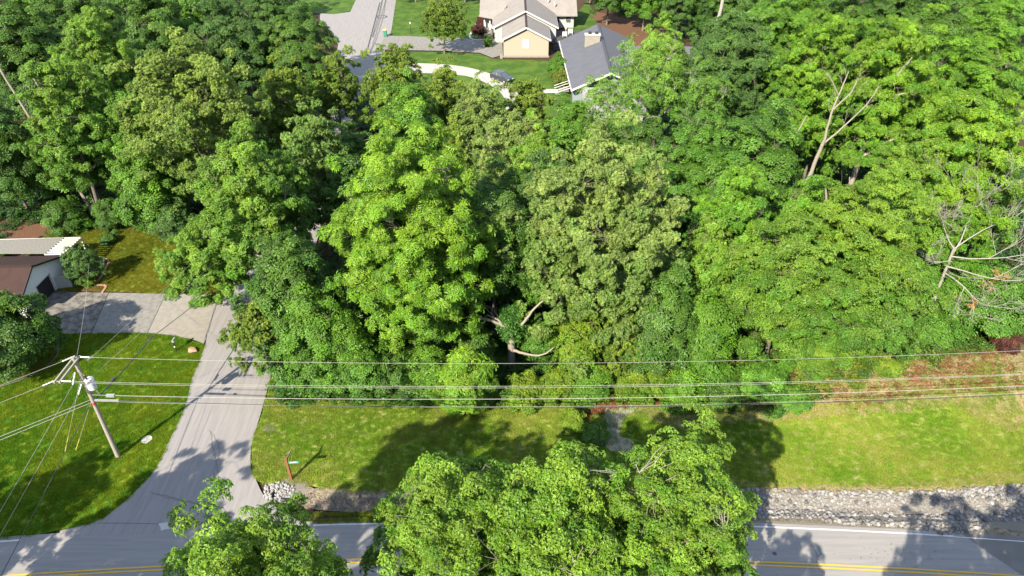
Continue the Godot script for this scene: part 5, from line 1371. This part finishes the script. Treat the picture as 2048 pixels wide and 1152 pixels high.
	# yards
	grow("yard_tree", "dark", Vector3(-46.4, 7.6, -50.6), 4.1, 0.18, "dark green tree beside the front walk at the left edge", {"group": "garden trees", "lobe": 1.0, "tint": C(1.1, 1.05, 1.0)})
	grow("yard_conifer", "blue", Vector3(-46.6, 4.6, -65.0), 1.9, 0.16, "dark blue green small tree in the bed beside the garage", {"group": "garden trees", "lobe": 0.6, "leaf": 0.6, "dense": 2.0})
	grow("yellow_shrub", "yellow", on(Vector2(-46.47, -64.41)) + Vector3(0, 1.5, 0), 0.75, 0.0, "round yellow green shrub in the bed beside the garage", {"shrub": true, "leaf": 0.6, "lobe": 0.4, "dense": 2.0})
	grow("yard_tree", "olive", Vector3(-14.2, 12.5, -150.9), 4.6, 0.14, "olive garden tree on the lawn beside the tan house driveway", {"group": "garden trees", "lobe": 0.9, "gap": 0.06})
	grow("evergreen_shrub", "maple", on(Vector2(-59.83, -70.64)) + Vector3(0, 2.8, 0), 1.1, 0.0, "green evergreen shrub at the left edge behind the garage roof", {"shrub": true})
	grow("lawn_shrub", "dark", on(Vector2(-48.57, -73.60)) + Vector3(0, 1.3, 0), 0.9, 0.0, "small dark shrub standing on the back lawn", {"shrub": true, "leaf": 0.6, "lobe": 0.4})
	grow("side_shrub", "yellow", on(Vector2(8.83, -137.04)) + Vector3(0, 3.4, 0), 2.0, 0.0, "upper bright shrub between the tan and the grey house", {"shrub": true, "tint": C(0.55, 0.8, 1.0)})
	grow("side_shrub", "olive", on(Vector2(9.18, -131.17)) + Vector3(0, 2.9, 0), 2.1, 0.0, "lower brownish olive shrub beside the white rails", {"shrub": true, "tint": C(1.0, 0.85, 0.8)})
	grow("flowering_shrub", "flower", on(Vector2(29.92, -108.73)) + Vector3(0, 5.5, 0), 2.6, 0.2, "white flowering shrub at the right of the low roof", {"shrub": true, "gap": 0.45})
	# far rows at the top of the picture
	for q in [["dark", on(Vector2(-25.38, -197.50)) + Vector3(0, 15, 0), 5.0, "very dark tree at the top edge above the lamp post lawn"], ["dark", on(Vector2(-12.39, -196.94)) + Vector3(0, 15, 0), 5.2, "dark tree at the top edge left of the tan house"], ["dark", on(Vector2(22.43, -174.22)) + Vector3(0, 16, 0), 4.6, "dark tree at the top edge right of the tan house"], ["maple", on(Vector2(30.17, -168.90)) + Vector3(0, 17, 0), 5.0, "green tree with a pale trunk over the mulch bed"], ["dark", on(Vector2(35.97, -159.85)) + Vector3(0, 19, 0), 4.8, "dark tree left of the white leaning trunk"], ["dark", on(Vector2(43.50, -161.44)) + Vector3(0, 21, 0), 4.6, "dark tree behind the white leaning trunk"], ["dark", on(Vector2(28.60, -187.78)) + Vector3(0, 16, 0), 5.5, "dark tree far behind the mulch bed"], ["maple", on(Vector2(38.90, -188.82)) + Vector3(0, 17, 0), 6.0, "green tree far beyond the mulch bed"], ["dark", on(Vector2(20.57, -196.94)) + Vector3(0, 15, 0), 5.0, "dark tree far beyond the tan house roof"]]:
		grow("far_tree", q[0], q[1], q[2], 0.1, q[3], {"group": "trees beyond the houses", "dense": 0.85})
	for q in [["maple", 1560, -30, 22, 5.6, "green tree at the top edge right of the white leaning trunk"], ["dark", 1890, -20, 23, 5.5, "dark tree at the top edge near the right corner"], ["dark", 130, -60, 22, 6.0, "dark tree at the top edge near the left corner"], ["maple", 380, -70, 22, 6.0, "green tree at the top edge above the olive oak"], ["blue", 520, -60, 21, 6.0, "blue green tree at the top edge left of the street"], ["dark", 1720, -40, 23, 6.0, "dark tree at the top edge behind the large yellow green tree"], ["maple", 1980, -40, 22, 6.5, "green tree beyond the top right corner"], ["dark", 1480, -60, 20, 6.0, "dark tree far behind the blue green crown"], ["maple", 1640, -90, 20, 6.5, "green tree far behind the yellow green crowns"], ["dark", 1830, -100, 20, 6.5, "dark tree far behind the large yellow green tree"], ["dark", 2060, -110, 20, 7.0, "dark tree far beyond the right corner"], ["dark", 250, -110, 20, 7.0, "dark tree far beyond the olive oak"], ["maple", 40, -120, 20, 7.0, "green tree far beyond the left corner"], ["dark", 440, -130, 20, 7.0, "dark tree far beyond the blue green one"]]:
		var v := spot(q[1], q[2], q[3])
		grow("far_tree", q[0], v, q[4], 0.12 if q[0] == "dark" else 0.2, q[5], {"group": "trees beyond the houses", "dense": 0.85})
	# the skirt of the wood
	for q in [["vine", 570, 680, 4.5, 2.2, "vine covered shrub at the corner of the side road"], ["vine", 640, 705, 4.2, 2.4, "vine covered shrub second from the side road"], ["vine", 720, 690, 5.5, 2.5, "vine covered shrub third from the side road"], ["dark", 790, 705, 4.6, 2.3, "dark shrub below the vivid central tree"], ["maple", 845, 690, 5.0, 2.0, "green shrub before the trunk of the vivid central tree"], ["vine", 1080, 640, 4.4, 1.5, "green shrub between the bare limbs and the yellow green tree"], ["dark", 955, 660, 5.0, 1.5, "dark shrub under the bare limbs of the broken trunk"], ["maple", 870, 725, 4.0, 2.0, "green shrub right below the vivid central tree"], ["dark", 960, 752, 2.4, 1.5, "dark low shrub left of the broken trunk"], ["yellow", 1055, 755, 3.0, 1.8, "yellow green shrub right of the broken trunk"], ["yellow", 1120, 740, 3.4, 1.7, "yellow green shrub left of the ivy covered stump"], ["maple", 1180, 725, 4.2, 1.8, "green shrub close left of the ivy covered stump"], ["yellow", 1275, 735, 3.2, 1.8, "yellow green shrub right of the ivy covered stump"], ["yellow", 1330, 715, 4.0, 1.7, "taller yellow green shrub under the wires in the centre right"], ["maple", 1370, 745, 3.4, 1.8, "green shrub under the vivid tree right of centre"], ["dark", 1450, 750, 3.0, 2.0, "dark low shrub below the glossy trees"], ["vine", 1530, 735, 3.6, 2.2, "green shrub below the left glossy tree"], ["gloss", 1620, 685, 4.0, 2.2, "glossy shrub below the middle of the glossy trees"], ["gloss", 1710, 660, 4.0, 2.2, "glossy shrub below the right of the glossy trees"], ["gloss", 1795, 650, 3.6, 2.0, "glossy shrub at the right end of the glossy trees"], ["vine", 1590, 785, 1.8, 1.5, "low green shrub reaching out onto the verge"], ["yellow", 1770, 740, 1.2, 1.1, "yellow green low shrub on the dry bank"], ["vine", 1885, 640, 3.2, 2.0, "green shrub left below the bare dead tree"], ["red", 2010, 690, 1.5, 1.2, "rusty brown shrub on the dry bank at the right"], ["yellow", 1145, 825, 1.8, 0.9, "yellow green tuft standing out in the verge"], ["dark", 1195, 850, 1.7, 0.9, "dark small shrub beside the bare patch"], ["dark", 110, 395, 4.5, 2.2, "dark shrub at the left wood edge behind the patio cover"], ["maple", 145, 425, 2.4, 1.6, "bright low shrub at the left wood edge"], ["dark", 205, 400, 4.0, 1.9, "dark shrub at the wood edge under the leaning trunks"], ["dark", 420, 440, 4.0, 2.2, "dark shrub under the overhanging light green crown"], ["maple", 1420, 215, 7.0, 3.0, "green shrub beside the white flowering shrub"], ["dark", 1130, 245, 6.0, 2.4, "dark shrub before the low roof of the grey house"], ["dark", 1340, 300, 8.0, 3.0, "dark shrub in the hollow behind the pale oak"], ["maple", 1240, 230, 7.0, 3.0, "green shrub before the middle of the low roof"]]:
		var v := spot(q[1], q[2], q[3])
		grow("edge_shrub", q[0], v, q[4], 0.0, q[5], {"shrub": true, "lobe": clampf(q[4] * 0.38, 0.4, 0.85), "leaf": 0.85})
	dead_wood()

func spot(px: float, py: float, h: float) -> Vector3:      # where a sight line from the drone meets the height h
	var d := Vector3((px - 1024.0) / 1420.0, 0, 0)
	var v := (576.0 - py) / 1420.0
	d.y = v * cos(deg_to_rad(34.5)) - sin(deg_to_rad(34.5))
	d.z = -(cos(deg_to_rad(34.5)) + v * sin(deg_to_rad(34.5)))
	var t := (h - 44.0) / d.y
	return Vector3(d.x * t, h, d.z * t)

func limbed(called: String, label: String, at: Vector3, lines: Array, mat: Material, cat := "dead tree") -> Node3D:
	var o := thing(called, label, cat, on(Vector2(at.x, at.z)), "bare and broken trees")
	var rng := RandomNumberGenerator.new()
	rng.seed = hash(label)
	for i in lines.size():
		var l: Array = lines[i]
		var b := MB.new()
		var pts := PackedVector3Array()
		for p in l[0]: pts.append(p)
		var fine := []
		for k in pts.size() - 1:
			for j in 4:
				fine.append(pts[k].cubic_interpolate(pts[k + 1], pts[maxi(k - 1, 0)], pts[mini(k + 2, pts.size() - 1)], j / 4.0) + Vector3(rng.randf_range(-1, 1), rng.randf_range(-1, 1), rng.randf_range(-1, 1)) * l[1] * 0.22)
		fine.append(pts[-1])
		b.tube(fine, taper(l[1], l[2], fine.size() - 1), 8, true)
		for k in (l[3] if l.size() > 3 else 0):
			var f: Vector3 = fine[int(lerpf(fine.size() * 0.35, fine.size() - 1, float(k) / l[3]))]
			var d: Vector3 = (fine[-1] - fine[0]).normalized() + Vector3(rng.randf_range(-1, 1), rng.randf_range(-0.3, 0.9), rng.randf_range(-1, 1))
			bare(b, f, d.normalized(), rng.randf_range(0.9, 1.7), l[2] * 0.8, 1, rng)
		part("trunk" if i == 0 else "limb", b.mesh(), mat, o)
	return o

func dead_wood() -> void:
	# the broken ivy trunk with bare limbs
	var o := limbed("broken_tree", "broken trunk with bare curving limbs at the wood edge in the centre", Vector3(-0.1, 0, -51.0), [
		[[Vector3(0, 0, 0), Vector3(0.06, 2.4, 0), Vector3(-0.05, 4.7, 0.1)], 0.40, 0.28],
		[[Vector3(-0.1, 4.3, 0.1), Vector3(-1.1, 5.2, 0.2), Vector3(-2.3, 5.8, 0.3), Vector3(-4.0, 5.9, 0.2)], 0.19, 0.09],
		[[Vector3(-0.8, 5.0, 0.2), Vector3(-1.2, 5.6, 0.1), Vector3(-2.2, 5.95, -0.1)], 0.15, 0.05, 2],
		[[Vector3(0.4, 4.5, 0), Vector3(1.2, 5.5, 0.3), Vector3(2.1, 6.9, 0.2), Vector3(3.1, 7.8, 0.0)], 0.17, 0.07],
		[[Vector3(0.2, 2.2, 0.3), Vector3(1.5, 1.95, 0.6), Vector3(2.9, 2.1, 0.8), Vector3(4.0, 2.8, 0.6)], 0.16, 0.05],
	], M.pale_bark)
	var w := []
	var c := []
	var rng := RandomNumberGenerator.new()
	rng.seed = 91
	for i in 110:
		var q := Vector3(0.1 + rng.randfn() * 0.55, 3.4 + rng.randf() * 3.0, rng.randfn() * 0.5 - 0.3)
		w.append(Transform3D(Basis.from_euler(Vector3(rng.randf_range(0.2, 1.0), rng.randf() * TAU, 0)).scaled(Vector3.ONE * rng.randf_range(0.6, 1.0)), q))
		c.append(C(0.05, 0.145, 0.02) * rng.randf_range(0.75, 1.3))
	many("ivy", SP.maple.mesh, M.leaf, w, c, o)
	# ivy covered stump
	var s := limbed("ivy_stump", "pale stump wrapped in yellow green ivy under the wires", Vector3(8.2, 0, -49.6), [[[Vector3(0, 0, 0), Vector3(0.05, 2.0, 0), Vector3(0, 4.2, 0)], 0.26, 0.2]], M.pale_bark, "stump")
	w = []; c = []
	for i in 60:
		w.append(Transform3D(Basis.from_euler(Vector3(rng.randf_range(0.5, 1.4), rng.randf_range(-0.6, 1.6), 0)).scaled(Vector3.ONE * rng.randf_range(0.35, 0.6)), Vector3(0.15 + rng.randfn() * 0.2, 0.4 + rng.randf() * 4.1, rng.randfn() * 0.2)))
		c.append(C(0.15, 0.21, 0.02) * rng.randf_range(0.75, 1.2))
	many("ivy", SP.yellow.mesh, M.leaf, w, c, s)
	# the bare white tree at the right
	var at := spot(1895, 490, 9.5)
	var d := thing("bare_tree", "bare whitish dead tree with fine twigs at the right edge", "dead tree", on(Vector2(at.x + 1.0, at.z)), "bare and broken trees")
	var b := MB.new()
	b.tube([Vector3(0, 0, 0), Vector3(-0.4, 5, 0.3), Vector3(-0.7, 9.6, 0.6)], [0.2, 0.15, 0.11], 8)
	part("trunk", b.mesh(), M.dead_bark, d)
	rng.seed = 17
	for q in [[Vector3(-0.7, 9.4, 0.6), Vector3(0.95, 0.75, -0.1), 5.8], [Vector3(-0.6, 9.0, 0.6), Vector3(0.5, 0.95, -0.3), 5.2], [Vector3(-0.6, 8.6, 0.6), Vector3(1.0, 0.12, 0.3), 6.0], [Vector3(-0.7, 9.5, 0.6), Vector3(-0.5, 0.8, -0.2), 3.4], [Vector3(-0.5, 7.4, 0.5), Vector3(1.0, -0.05, 0.5), 5.0], [Vector3(-0.4, 6.6, 0.5), Vector3(0.75, -0.25, 0.75), 4.0], [Vector3(-0.4, 8.0, 0.5), Vector3(-0.8, 0.35, 0.4), 2.8]]:
		var lb := MB.new()
		bare(lb, q[0], q[1].normalized(), q[2], 0.075, 4, rng)
		part("limb", lb.mesh(), M.dead_bark, d)
	w = []; c = []
	for k in [Vector3(3.2, 6.6, 2.0), Vector3(4.2, 7.2, 1.6), Vector3(1.2, 5.0, 2.6)]:
		for i in 9:
			w.append(Transform3D(Basis.from_euler(Vector3(rng.randf(), rng.randf() * TAU, 0)).scaled(Vector3.ONE * 0.55), k + Vector3(rng.randfn(), rng.randfn() * 0.4, rng.randfn()) * 0.5))
			c.append(C(0.42, 0.24, 0.11) * rng.randf_range(0.8, 1.2))
	many("withered_leaves", SP.sparse.mesh, M.leaf, w, c, d)
	# tall pale forked trunks in the right part of the wood
	var a1 := spot(1625, 330, 10.0)
	limbed("forked_tree", "tall pale forked trunk with bare limbs, left of the two in the right wood", a1, [
		[[Vector3(0, 0, 0), Vector3(-0.1, 6, 0), Vector3(0.1, 10, 0), Vector3(0.5, 13.0, 0.2)], 0.29, 0.19],
		[[Vector3(0.5, 13.0, 0.2), Vector3(0.6, 16, 0), Vector3(1.1, 19.0, -0.2), Vector3(1.4, 20.5, -0.3)], 0.16, 0.04, 4],
		[[Vector3(0.3, 12.4, 0.2), Vector3(2.2, 14.6, 0.2), Vector3(4.0, 17.0, 0.1), Vector3(5.0, 19.0, -0.2)], 0.12, 0.03, 4],
		[[Vector3(0.7, 16.5, 0), Vector3(2.0, 18.5, 0.2), Vector3(2.4, 20.0, 0.0)], 0.10, 0.03, 2],
		[[Vector3(0.9, 18.0, 0), Vector3(-0.6, 20.0, 0.2), Vector3(-1.2, 20.5, 0.0)], 0.08, 0.025, 2],
	], M.pale_bark, "tree")
	var a2 := spot(1722, 305, 10.0)
	limbed("forked_tree", "thick pale forked trunk, right of the two in the right wood", a2, [
		[[Vector3(0, 0, 0), Vector3(0, 6, 0), Vector3(0.1, 11, 0), Vector3(0.3, 14.0, 0.1)], 0.36, 0.26],
		[[Vector3(0.3, 13.8, 0.1), Vector3(0.9, 16.5, 0), Vector3(1.6, 19.0, -0.2), Vector3(2.6, 21.0, -0.3)], 0.19, 0.04, 3],
		[[Vector3(0.2, 13.6, 0.1), Vector3(-0.9, 15.5, 0.1), Vector3(-1.8, 18.5, 0.1)], 0.16, 0.04, 2],
		[[Vector3(0.9, 16.5, 0), Vector3(3.2, 17.2, 0.2), Vector3(5.0, 16.6, 0.2), Vector3(5.2, 15.0, 0.3)], 0.10, 0.05, 3],
		[[Vector3(0.1, 9.5, 0), Vector3(2.0, 11.0, 0.3), Vector3(3.4, 12.2, 0.5)], 0.22, 0.14],
	], M.pale_bark, "tree")
	var a3 := spot(1535, 360, 9.0)
	limbed("forked_tree", "smaller pale forked trunk left of the tall ones", a3, [
		[[Vector3(0, 0, 0), Vector3(0, 5, 0), Vector3(0.2, 9.5, 0)], 0.30, 0.24],
		[[Vector3(0.2, 9.2, 0), Vector3(1.6, 11.0, 0.2), Vector3(1.8, 13.5, 0.1), Vector3(2.6, 16.5, 0)], 0.16, 0.05, 3],
	], M.pale_bark, "tree")
	var a4 := spot(1690, 395, 8.0)
	limbed("leaning_tree", "pair of grey leaning trunks between the glossy crowns", a4, [
		[[Vector3(0, 0, 0), Vector3(-1.2, 5, 0), Vector3(-2.8, 10.5, 0)], 0.20, 0.10],
		[[Vector3(1.6, 0, 0.4), Vector3(0.9, 6, 0.3), Vector3(-0.2, 10.5, 0.1)], 0.13, 0.07],
	], M.pale_bark, "tree")
	var a5 := spot(1418, 95, 10.0)
	limbed("bare_pale_tree", "straight white leaning bare trunk at the top right", a5, [[[Vector3(0, 0, 0), Vector3(0.3, 8, 0), Vector3(0.9, 16, 0), Vector3(1.4, 24, -0.2)], 0.34, 0.26]], M.dead_bark, "tree")
	# left wood: slender bare trunks
	var a6 := spot(185, 415, 1.0)
	limbed("slender_tree", "slender grey leaning trunk left of the large olive oak", a6, [[[Vector3(0, 0, 0), Vector3(-1.4, 6, 0), Vector3(-3.2, 12, 0), Vector3(-4.6, 19, 0)], 0.24, 0.12, 3]], M.pale_bark, "tree")
	limbed("slender_tree", "second slender grey trunk beside the leaning one", a6 + Vector3(1.0, 0, -0.6), [[[Vector3(0, 0, 0), Vector3(-0.6, 6, 0), Vector3(-1.6, 12, 0), Vector3(-2.6, 18, 0)], 0.2, 0.10, 3]], M.pale_bark, "tree")
	var a7 := spot(545, 470, 9.0)
	limbed("broken_snag", "bare broken top with pale twigs in the light green tree", a7, [
		[[Vector3(0, 0, 0), Vector3(-0.2, 8, 0.2), Vector3(-1.0, 13.5, 0.4)], 0.24, 0.15],
		[[Vector3(-0.2, 9, 0.3), Vector3(1.6, 11.5, 0.6), Vector3(2.4, 14.5, 0.5)], 0.12, 0.04, 5],
	], M.pale_bark)

func undergrowth() -> void:
	var rng := RandomNumberGenerator.new()
	rng.seed = 2024
	var w := []
	var c := []
	var clear1 := PackedVector2Array([Vector2(-144.81, -81.95), Vector2(-58.73, -79.28), Vector2(-35.64, -80.60), Vector2(-33.01, -74.30), Vector2(-28.09, -95.79), Vector2(-33.91, -199.78), Vector2(-27.26, -211.88), Vector2(-26.62, -111.30), Vector2(-22.78, -71.98), Vector2(-23.05, -58.22), Vector2(-21.36, -49.07), Vector2(-102.37, -49.07)])
	var clear3 := PackedVector2Array([Vector2(-44.39, -150.16), Vector2(-65.20, -211.88), Vector2(-50.89, -240.38), Vector2(19.79, -240.38), Vector2(39.37, -191.46), Vector2(32.84, -143.35), Vector2(17.19, -113.51), Vector2(-1.91, -107.07), Vector2(-28.13, -119.36)])
	var clear2 := PackedVector2Array([Vector2(-29.32, -125.70), Vector2(-32.97, -169.77), Vector2(59.05, -240.38), Vector2(24.56, -123.10), Vector2(17.19, -113.51), Vector2(-1.91, -107.07), Vector2(-14.24, -119.36)])
	var skirt := PackedVector2Array([Vector2(-22.62, -52.49), Vector2(-21.91, -49.07), Vector2(-20.39, -45.48), Vector2(-14.32, -45.92), Vector2(-5.46, -45.67), Vector2(0.70, -45.04), Vector2(5.55, -45.67), Vector2(12.18, -45.79), Vector2(17.26, -44.86), Vector2(23.12, -44.07), Vector2(27.27, -46.04), Vector2(33.19, -48.52), Vector2(41.32, -51.03), Vector2(50.20, -53.24), Vector2(57.61, -54.16), Vector2(65.41, -65.59), Vector2(15.35, -65.59), Vector2(-6.90, -65.59), Vector2(-24.77, -61.76)])
	skirt = rough(skirt, 1.2, 0.7)
	for k in 7500:
		var p := Vector2(rng.randf_range(-26, 48), rng.randf_range(-64, -42.5))
		if not Geometry2D.is_point_in_polygon(p, skirt): continue
		var front := p.y > -50.0
		w.append(Transform3D(Basis.from_euler(Vector3(rng.randf_range(-.4, .5), rng.randf() * TAU, rng.randf_range(-.4, .4))).scaled(Vector3.ONE * rng.randf_range(0.5, 1.1)), on(p, 0.1 + rng.randf() * rng.randf() * (2.0 if front else 0.6))))
		var warm := clampf((p.x + 4.0) / 30.0, 0, 1) * (1.0 if front else 0.3)
		c.append(C(0.045, 0.12, 0.018).lerp(C(0.15, 0.19, 0.02), clampf(warm * rng.randf() * 1.3, 0, 1)) * rng.randf_range(0.75, 1.25))
	many("undergrowth", SP.vine.mesh, M.leaf, w, c, self, "low green undergrowth along the front of the wood")
	w = []; c = []
	for k in 9000:
		var p := Vector2(rng.randf_range(-75, 75), rng.randf_range(-125, -56))
		if Geometry2D.is_point_in_polygon(p, clear1) or Geometry2D.is_point_in_polygon(p, clear2): continue
		w.append(Transform3D(Basis.from_euler(Vector3(rng.randf_range(-.4, .5), rng.randf() * TAU, rng.randf_range(-.4, .4))).scaled(Vector3.ONE * rng.randf_range(0.8, 1.9)), on(p, rng.randf_range(0.2, 1.3))))
		c.append(C(0.032, 0.085, 0.014) * rng.randf_range(0.7, 1.3))
	many("undergrowth", SP.vine.mesh, M.leaf, w, c, self, "low dark undergrowth on the floor of the wood")
	w = []; c = []
	for k in 5000:
		var p := Vector2(rng.randf_range(-150, 150), rng.randf_range(-240, -120))
		if Geometry2D.is_point_in_polygon(p, clear1) or Geometry2D.is_point_in_polygon(p, clear3): continue
		w.append(Transform3D(Basis.from_euler(Vector3(rng.randf_range(-.4, .5), rng.randf() * TAU, rng.randf_range(-.4, .4))).scaled(Vector3.ONE * rng.randf_range(1.5, 3.0)), on(p, rng.randf_range(0.3, 2.0))))
		c.append(C(0.032, 0.085, 0.014) * rng.randf_range(0.7, 1.3))
	many("undergrowth", SP.vine.mesh, M.leaf, w, c, self, "low dark undergrowth at the far edge of the view")
	w = []; c = []
	var rust := PackedVector2Array([Vector2(5.46, -44.43), Vector2(5.99, -45.67), Vector2(10.08, -46.62), Vector2(13.62, -46.42), Vector2(14.33, -45.48), Vector2(10.40, -45.67), Vector2(7.21, -44.55), Vector2(6.06, -43.83)])
	var bank := PackedVector2Array([Vector2(27.41, -46.42), Vector2(34.41, -50.32), Vector2(41.76, -51.90), Vector2(50.52, -53.78), Vector2(56.63, -54.16), Vector2(51.87, -47.07), Vector2(43.43, -46.42), Vector2(38.09, -46.42), Vector2(29.34, -44.55)])
	for k in 9000:
		var p := Vector2(rng.randf_range(2, 46), rng.randf_range(-54, -43))
		var r1 := Geometry2D.is_point_in_polygon(p, rust)
		if not r1 and (not Geometry2D.is_point_in_polygon(p, bank) or rng.randf() < 0.35): continue
		w.append(Transform3D(Basis.from_euler(Vector3(rng.randf_range(-.5, .5), rng.randf() * TAU, rng.randf_range(-.5, .5))).scaled(Vector3.ONE * rng.randf_range(0.28, 0.7)), on(p, 0.1 + rng.randf() * 0.2)))
		var v := rng.randf()
		c.append((C(0.19, 0.065, 0.03) if r1 or v < (0.42 if p.x > 27.0 else 0.22) else C(0.30, 0.19, 0.08) if v < (0.66 if p.x > 27.0 else 0.34) else C(0.12, 0.20, 0.018)) * rng.randf_range(0.7, 1.25))
	many("rusty_brush", SP.sparse.mesh, M.leaf, w, c, self, "rusty brown and yellow brush on the bank at the right")
	w = []; c = []
	var back := PackedVector2Array([Vector2(-63.12, -71.98), Vector2(-61.09, -76.74), Vector2(-58.10, -79.28), Vector2(-48.56, -79.28), Vector2(-39.33, -81.95), Vector2(-46.07, -101.19), Vector2(-67.58, -95.79), Vector2(-72.35, -84.76)])
	for k in 1800:
		var p := Vector2(rng.randf_range(-72, -38), rng.randf_range(-98, -72))
		if not Geometry2D.is_point_in_polygon(p, back): continue
		w.append(Transform3D(Basis.from_euler(Vector3(rng.randf_range(-.5, .5), rng.randf() * TAU, rng.randf_range(-.5, .5))).scaled(Vector3.ONE * rng.randf_range(0.5, 1.0)), on(p, 0.1 + rng.randf() * 0.4)))
		c.append(C(0.04, 0.095, 0.018) * rng.randf_range(0.7, 1.25))
	many("undergrowth", SP.vine.mesh, M.leaf, w, c, self, "low green undergrowth behind the back lawn")

func tuft(sd: int, n: int, h: float, spread: float) -> ArrayMesh:
	R.seed = sd
	var b := MB.new()
	for k in n:
		var a := R.randf() * TAU
		var o := Vector3(cos(a), 0, sin(a)) * spread * sqrt(R.randf())
		var d := Vector3(R.randf_range(-0.7, 0.7), 1.0, R.randf_range(-0.7, 0.7)) * h * R.randf_range(0.6, 1.2)
		var s := Vector3(cos(a * 3.1), 0, sin(a * 3.1)) * 0.016
		b.tint = tone(R.randf_range(0.8, 1.2), R.randf_range(-0.3, 0.5))
		b.tri(o - s, o + d, o + s)
	return b.mesh()

func grass() -> void:
	var rng := RandomNumberGenerator.new()
	rng.seed = 88
	var t := tuft(900, 30, 0.15, 0.26)
	var jobs := [[P_verge, 22000, C(0.118, 0.212, 0.016), C(0.245, 0.270, 0.050), "short grass of the verge between wood and road"], [P_front, 26000, C(0.070, 0.158, 0.006), C(0.165, 0.210, 0.012), "short grass of the front lawn"], [P_low, 2600, C(0.12, 0.19, 0.014), C(0.22, 0.23, 0.04), "short grass of the strip beside the road"], [P_back, 9000, C(0.105, 0.125, 0.008), C(0.175, 0.165, 0.014), "short mossy grass of the back lawn"]]
	var f := FastNoiseLite.new()
	f.seed = 5; f.frequency = 0.12; f.fractal_octaves = 4
	for j in jobs:
		var poly: PackedVector2Array = j[0]
		var lo := Vector2(1e9, 1e9)
		var hi := -lo
		for p in poly:
			lo = lo.min(p); hi = hi.max(p)
		lo = lo.max(Vector2(-62, -90)); hi = hi.min(Vector2(44, -27))
		var w := []
		var c := []
		var tries := 0
		while w.size() < j[1] and tries < j[1] * 4:
			tries += 1
			var p := Vector2(rng.randf_range(lo.x, hi.x), rng.randf_range(lo.y, hi.y))
			if not Geometry2D.is_point_in_polygon(p, poly): continue
			w.append(Transform3D(Basis(Vector3.UP, rng.randf() * TAU).scaled(Vector3(1, 1, 1) * rng.randf_range(0.6, 1.15)), on(p, 0.02)))
			var v := clampf(0.45 + f.get_noise_2d(p.x, p.y) * 1.1 + rng.randf_range(-0.2, 0.2), 0, 1)
			c.append((j[2] as Color).lerp(j[3], v) * rng.randf_range(0.9, 1.3))
		many("grass", t, M.blade, w, c, self, j[4])
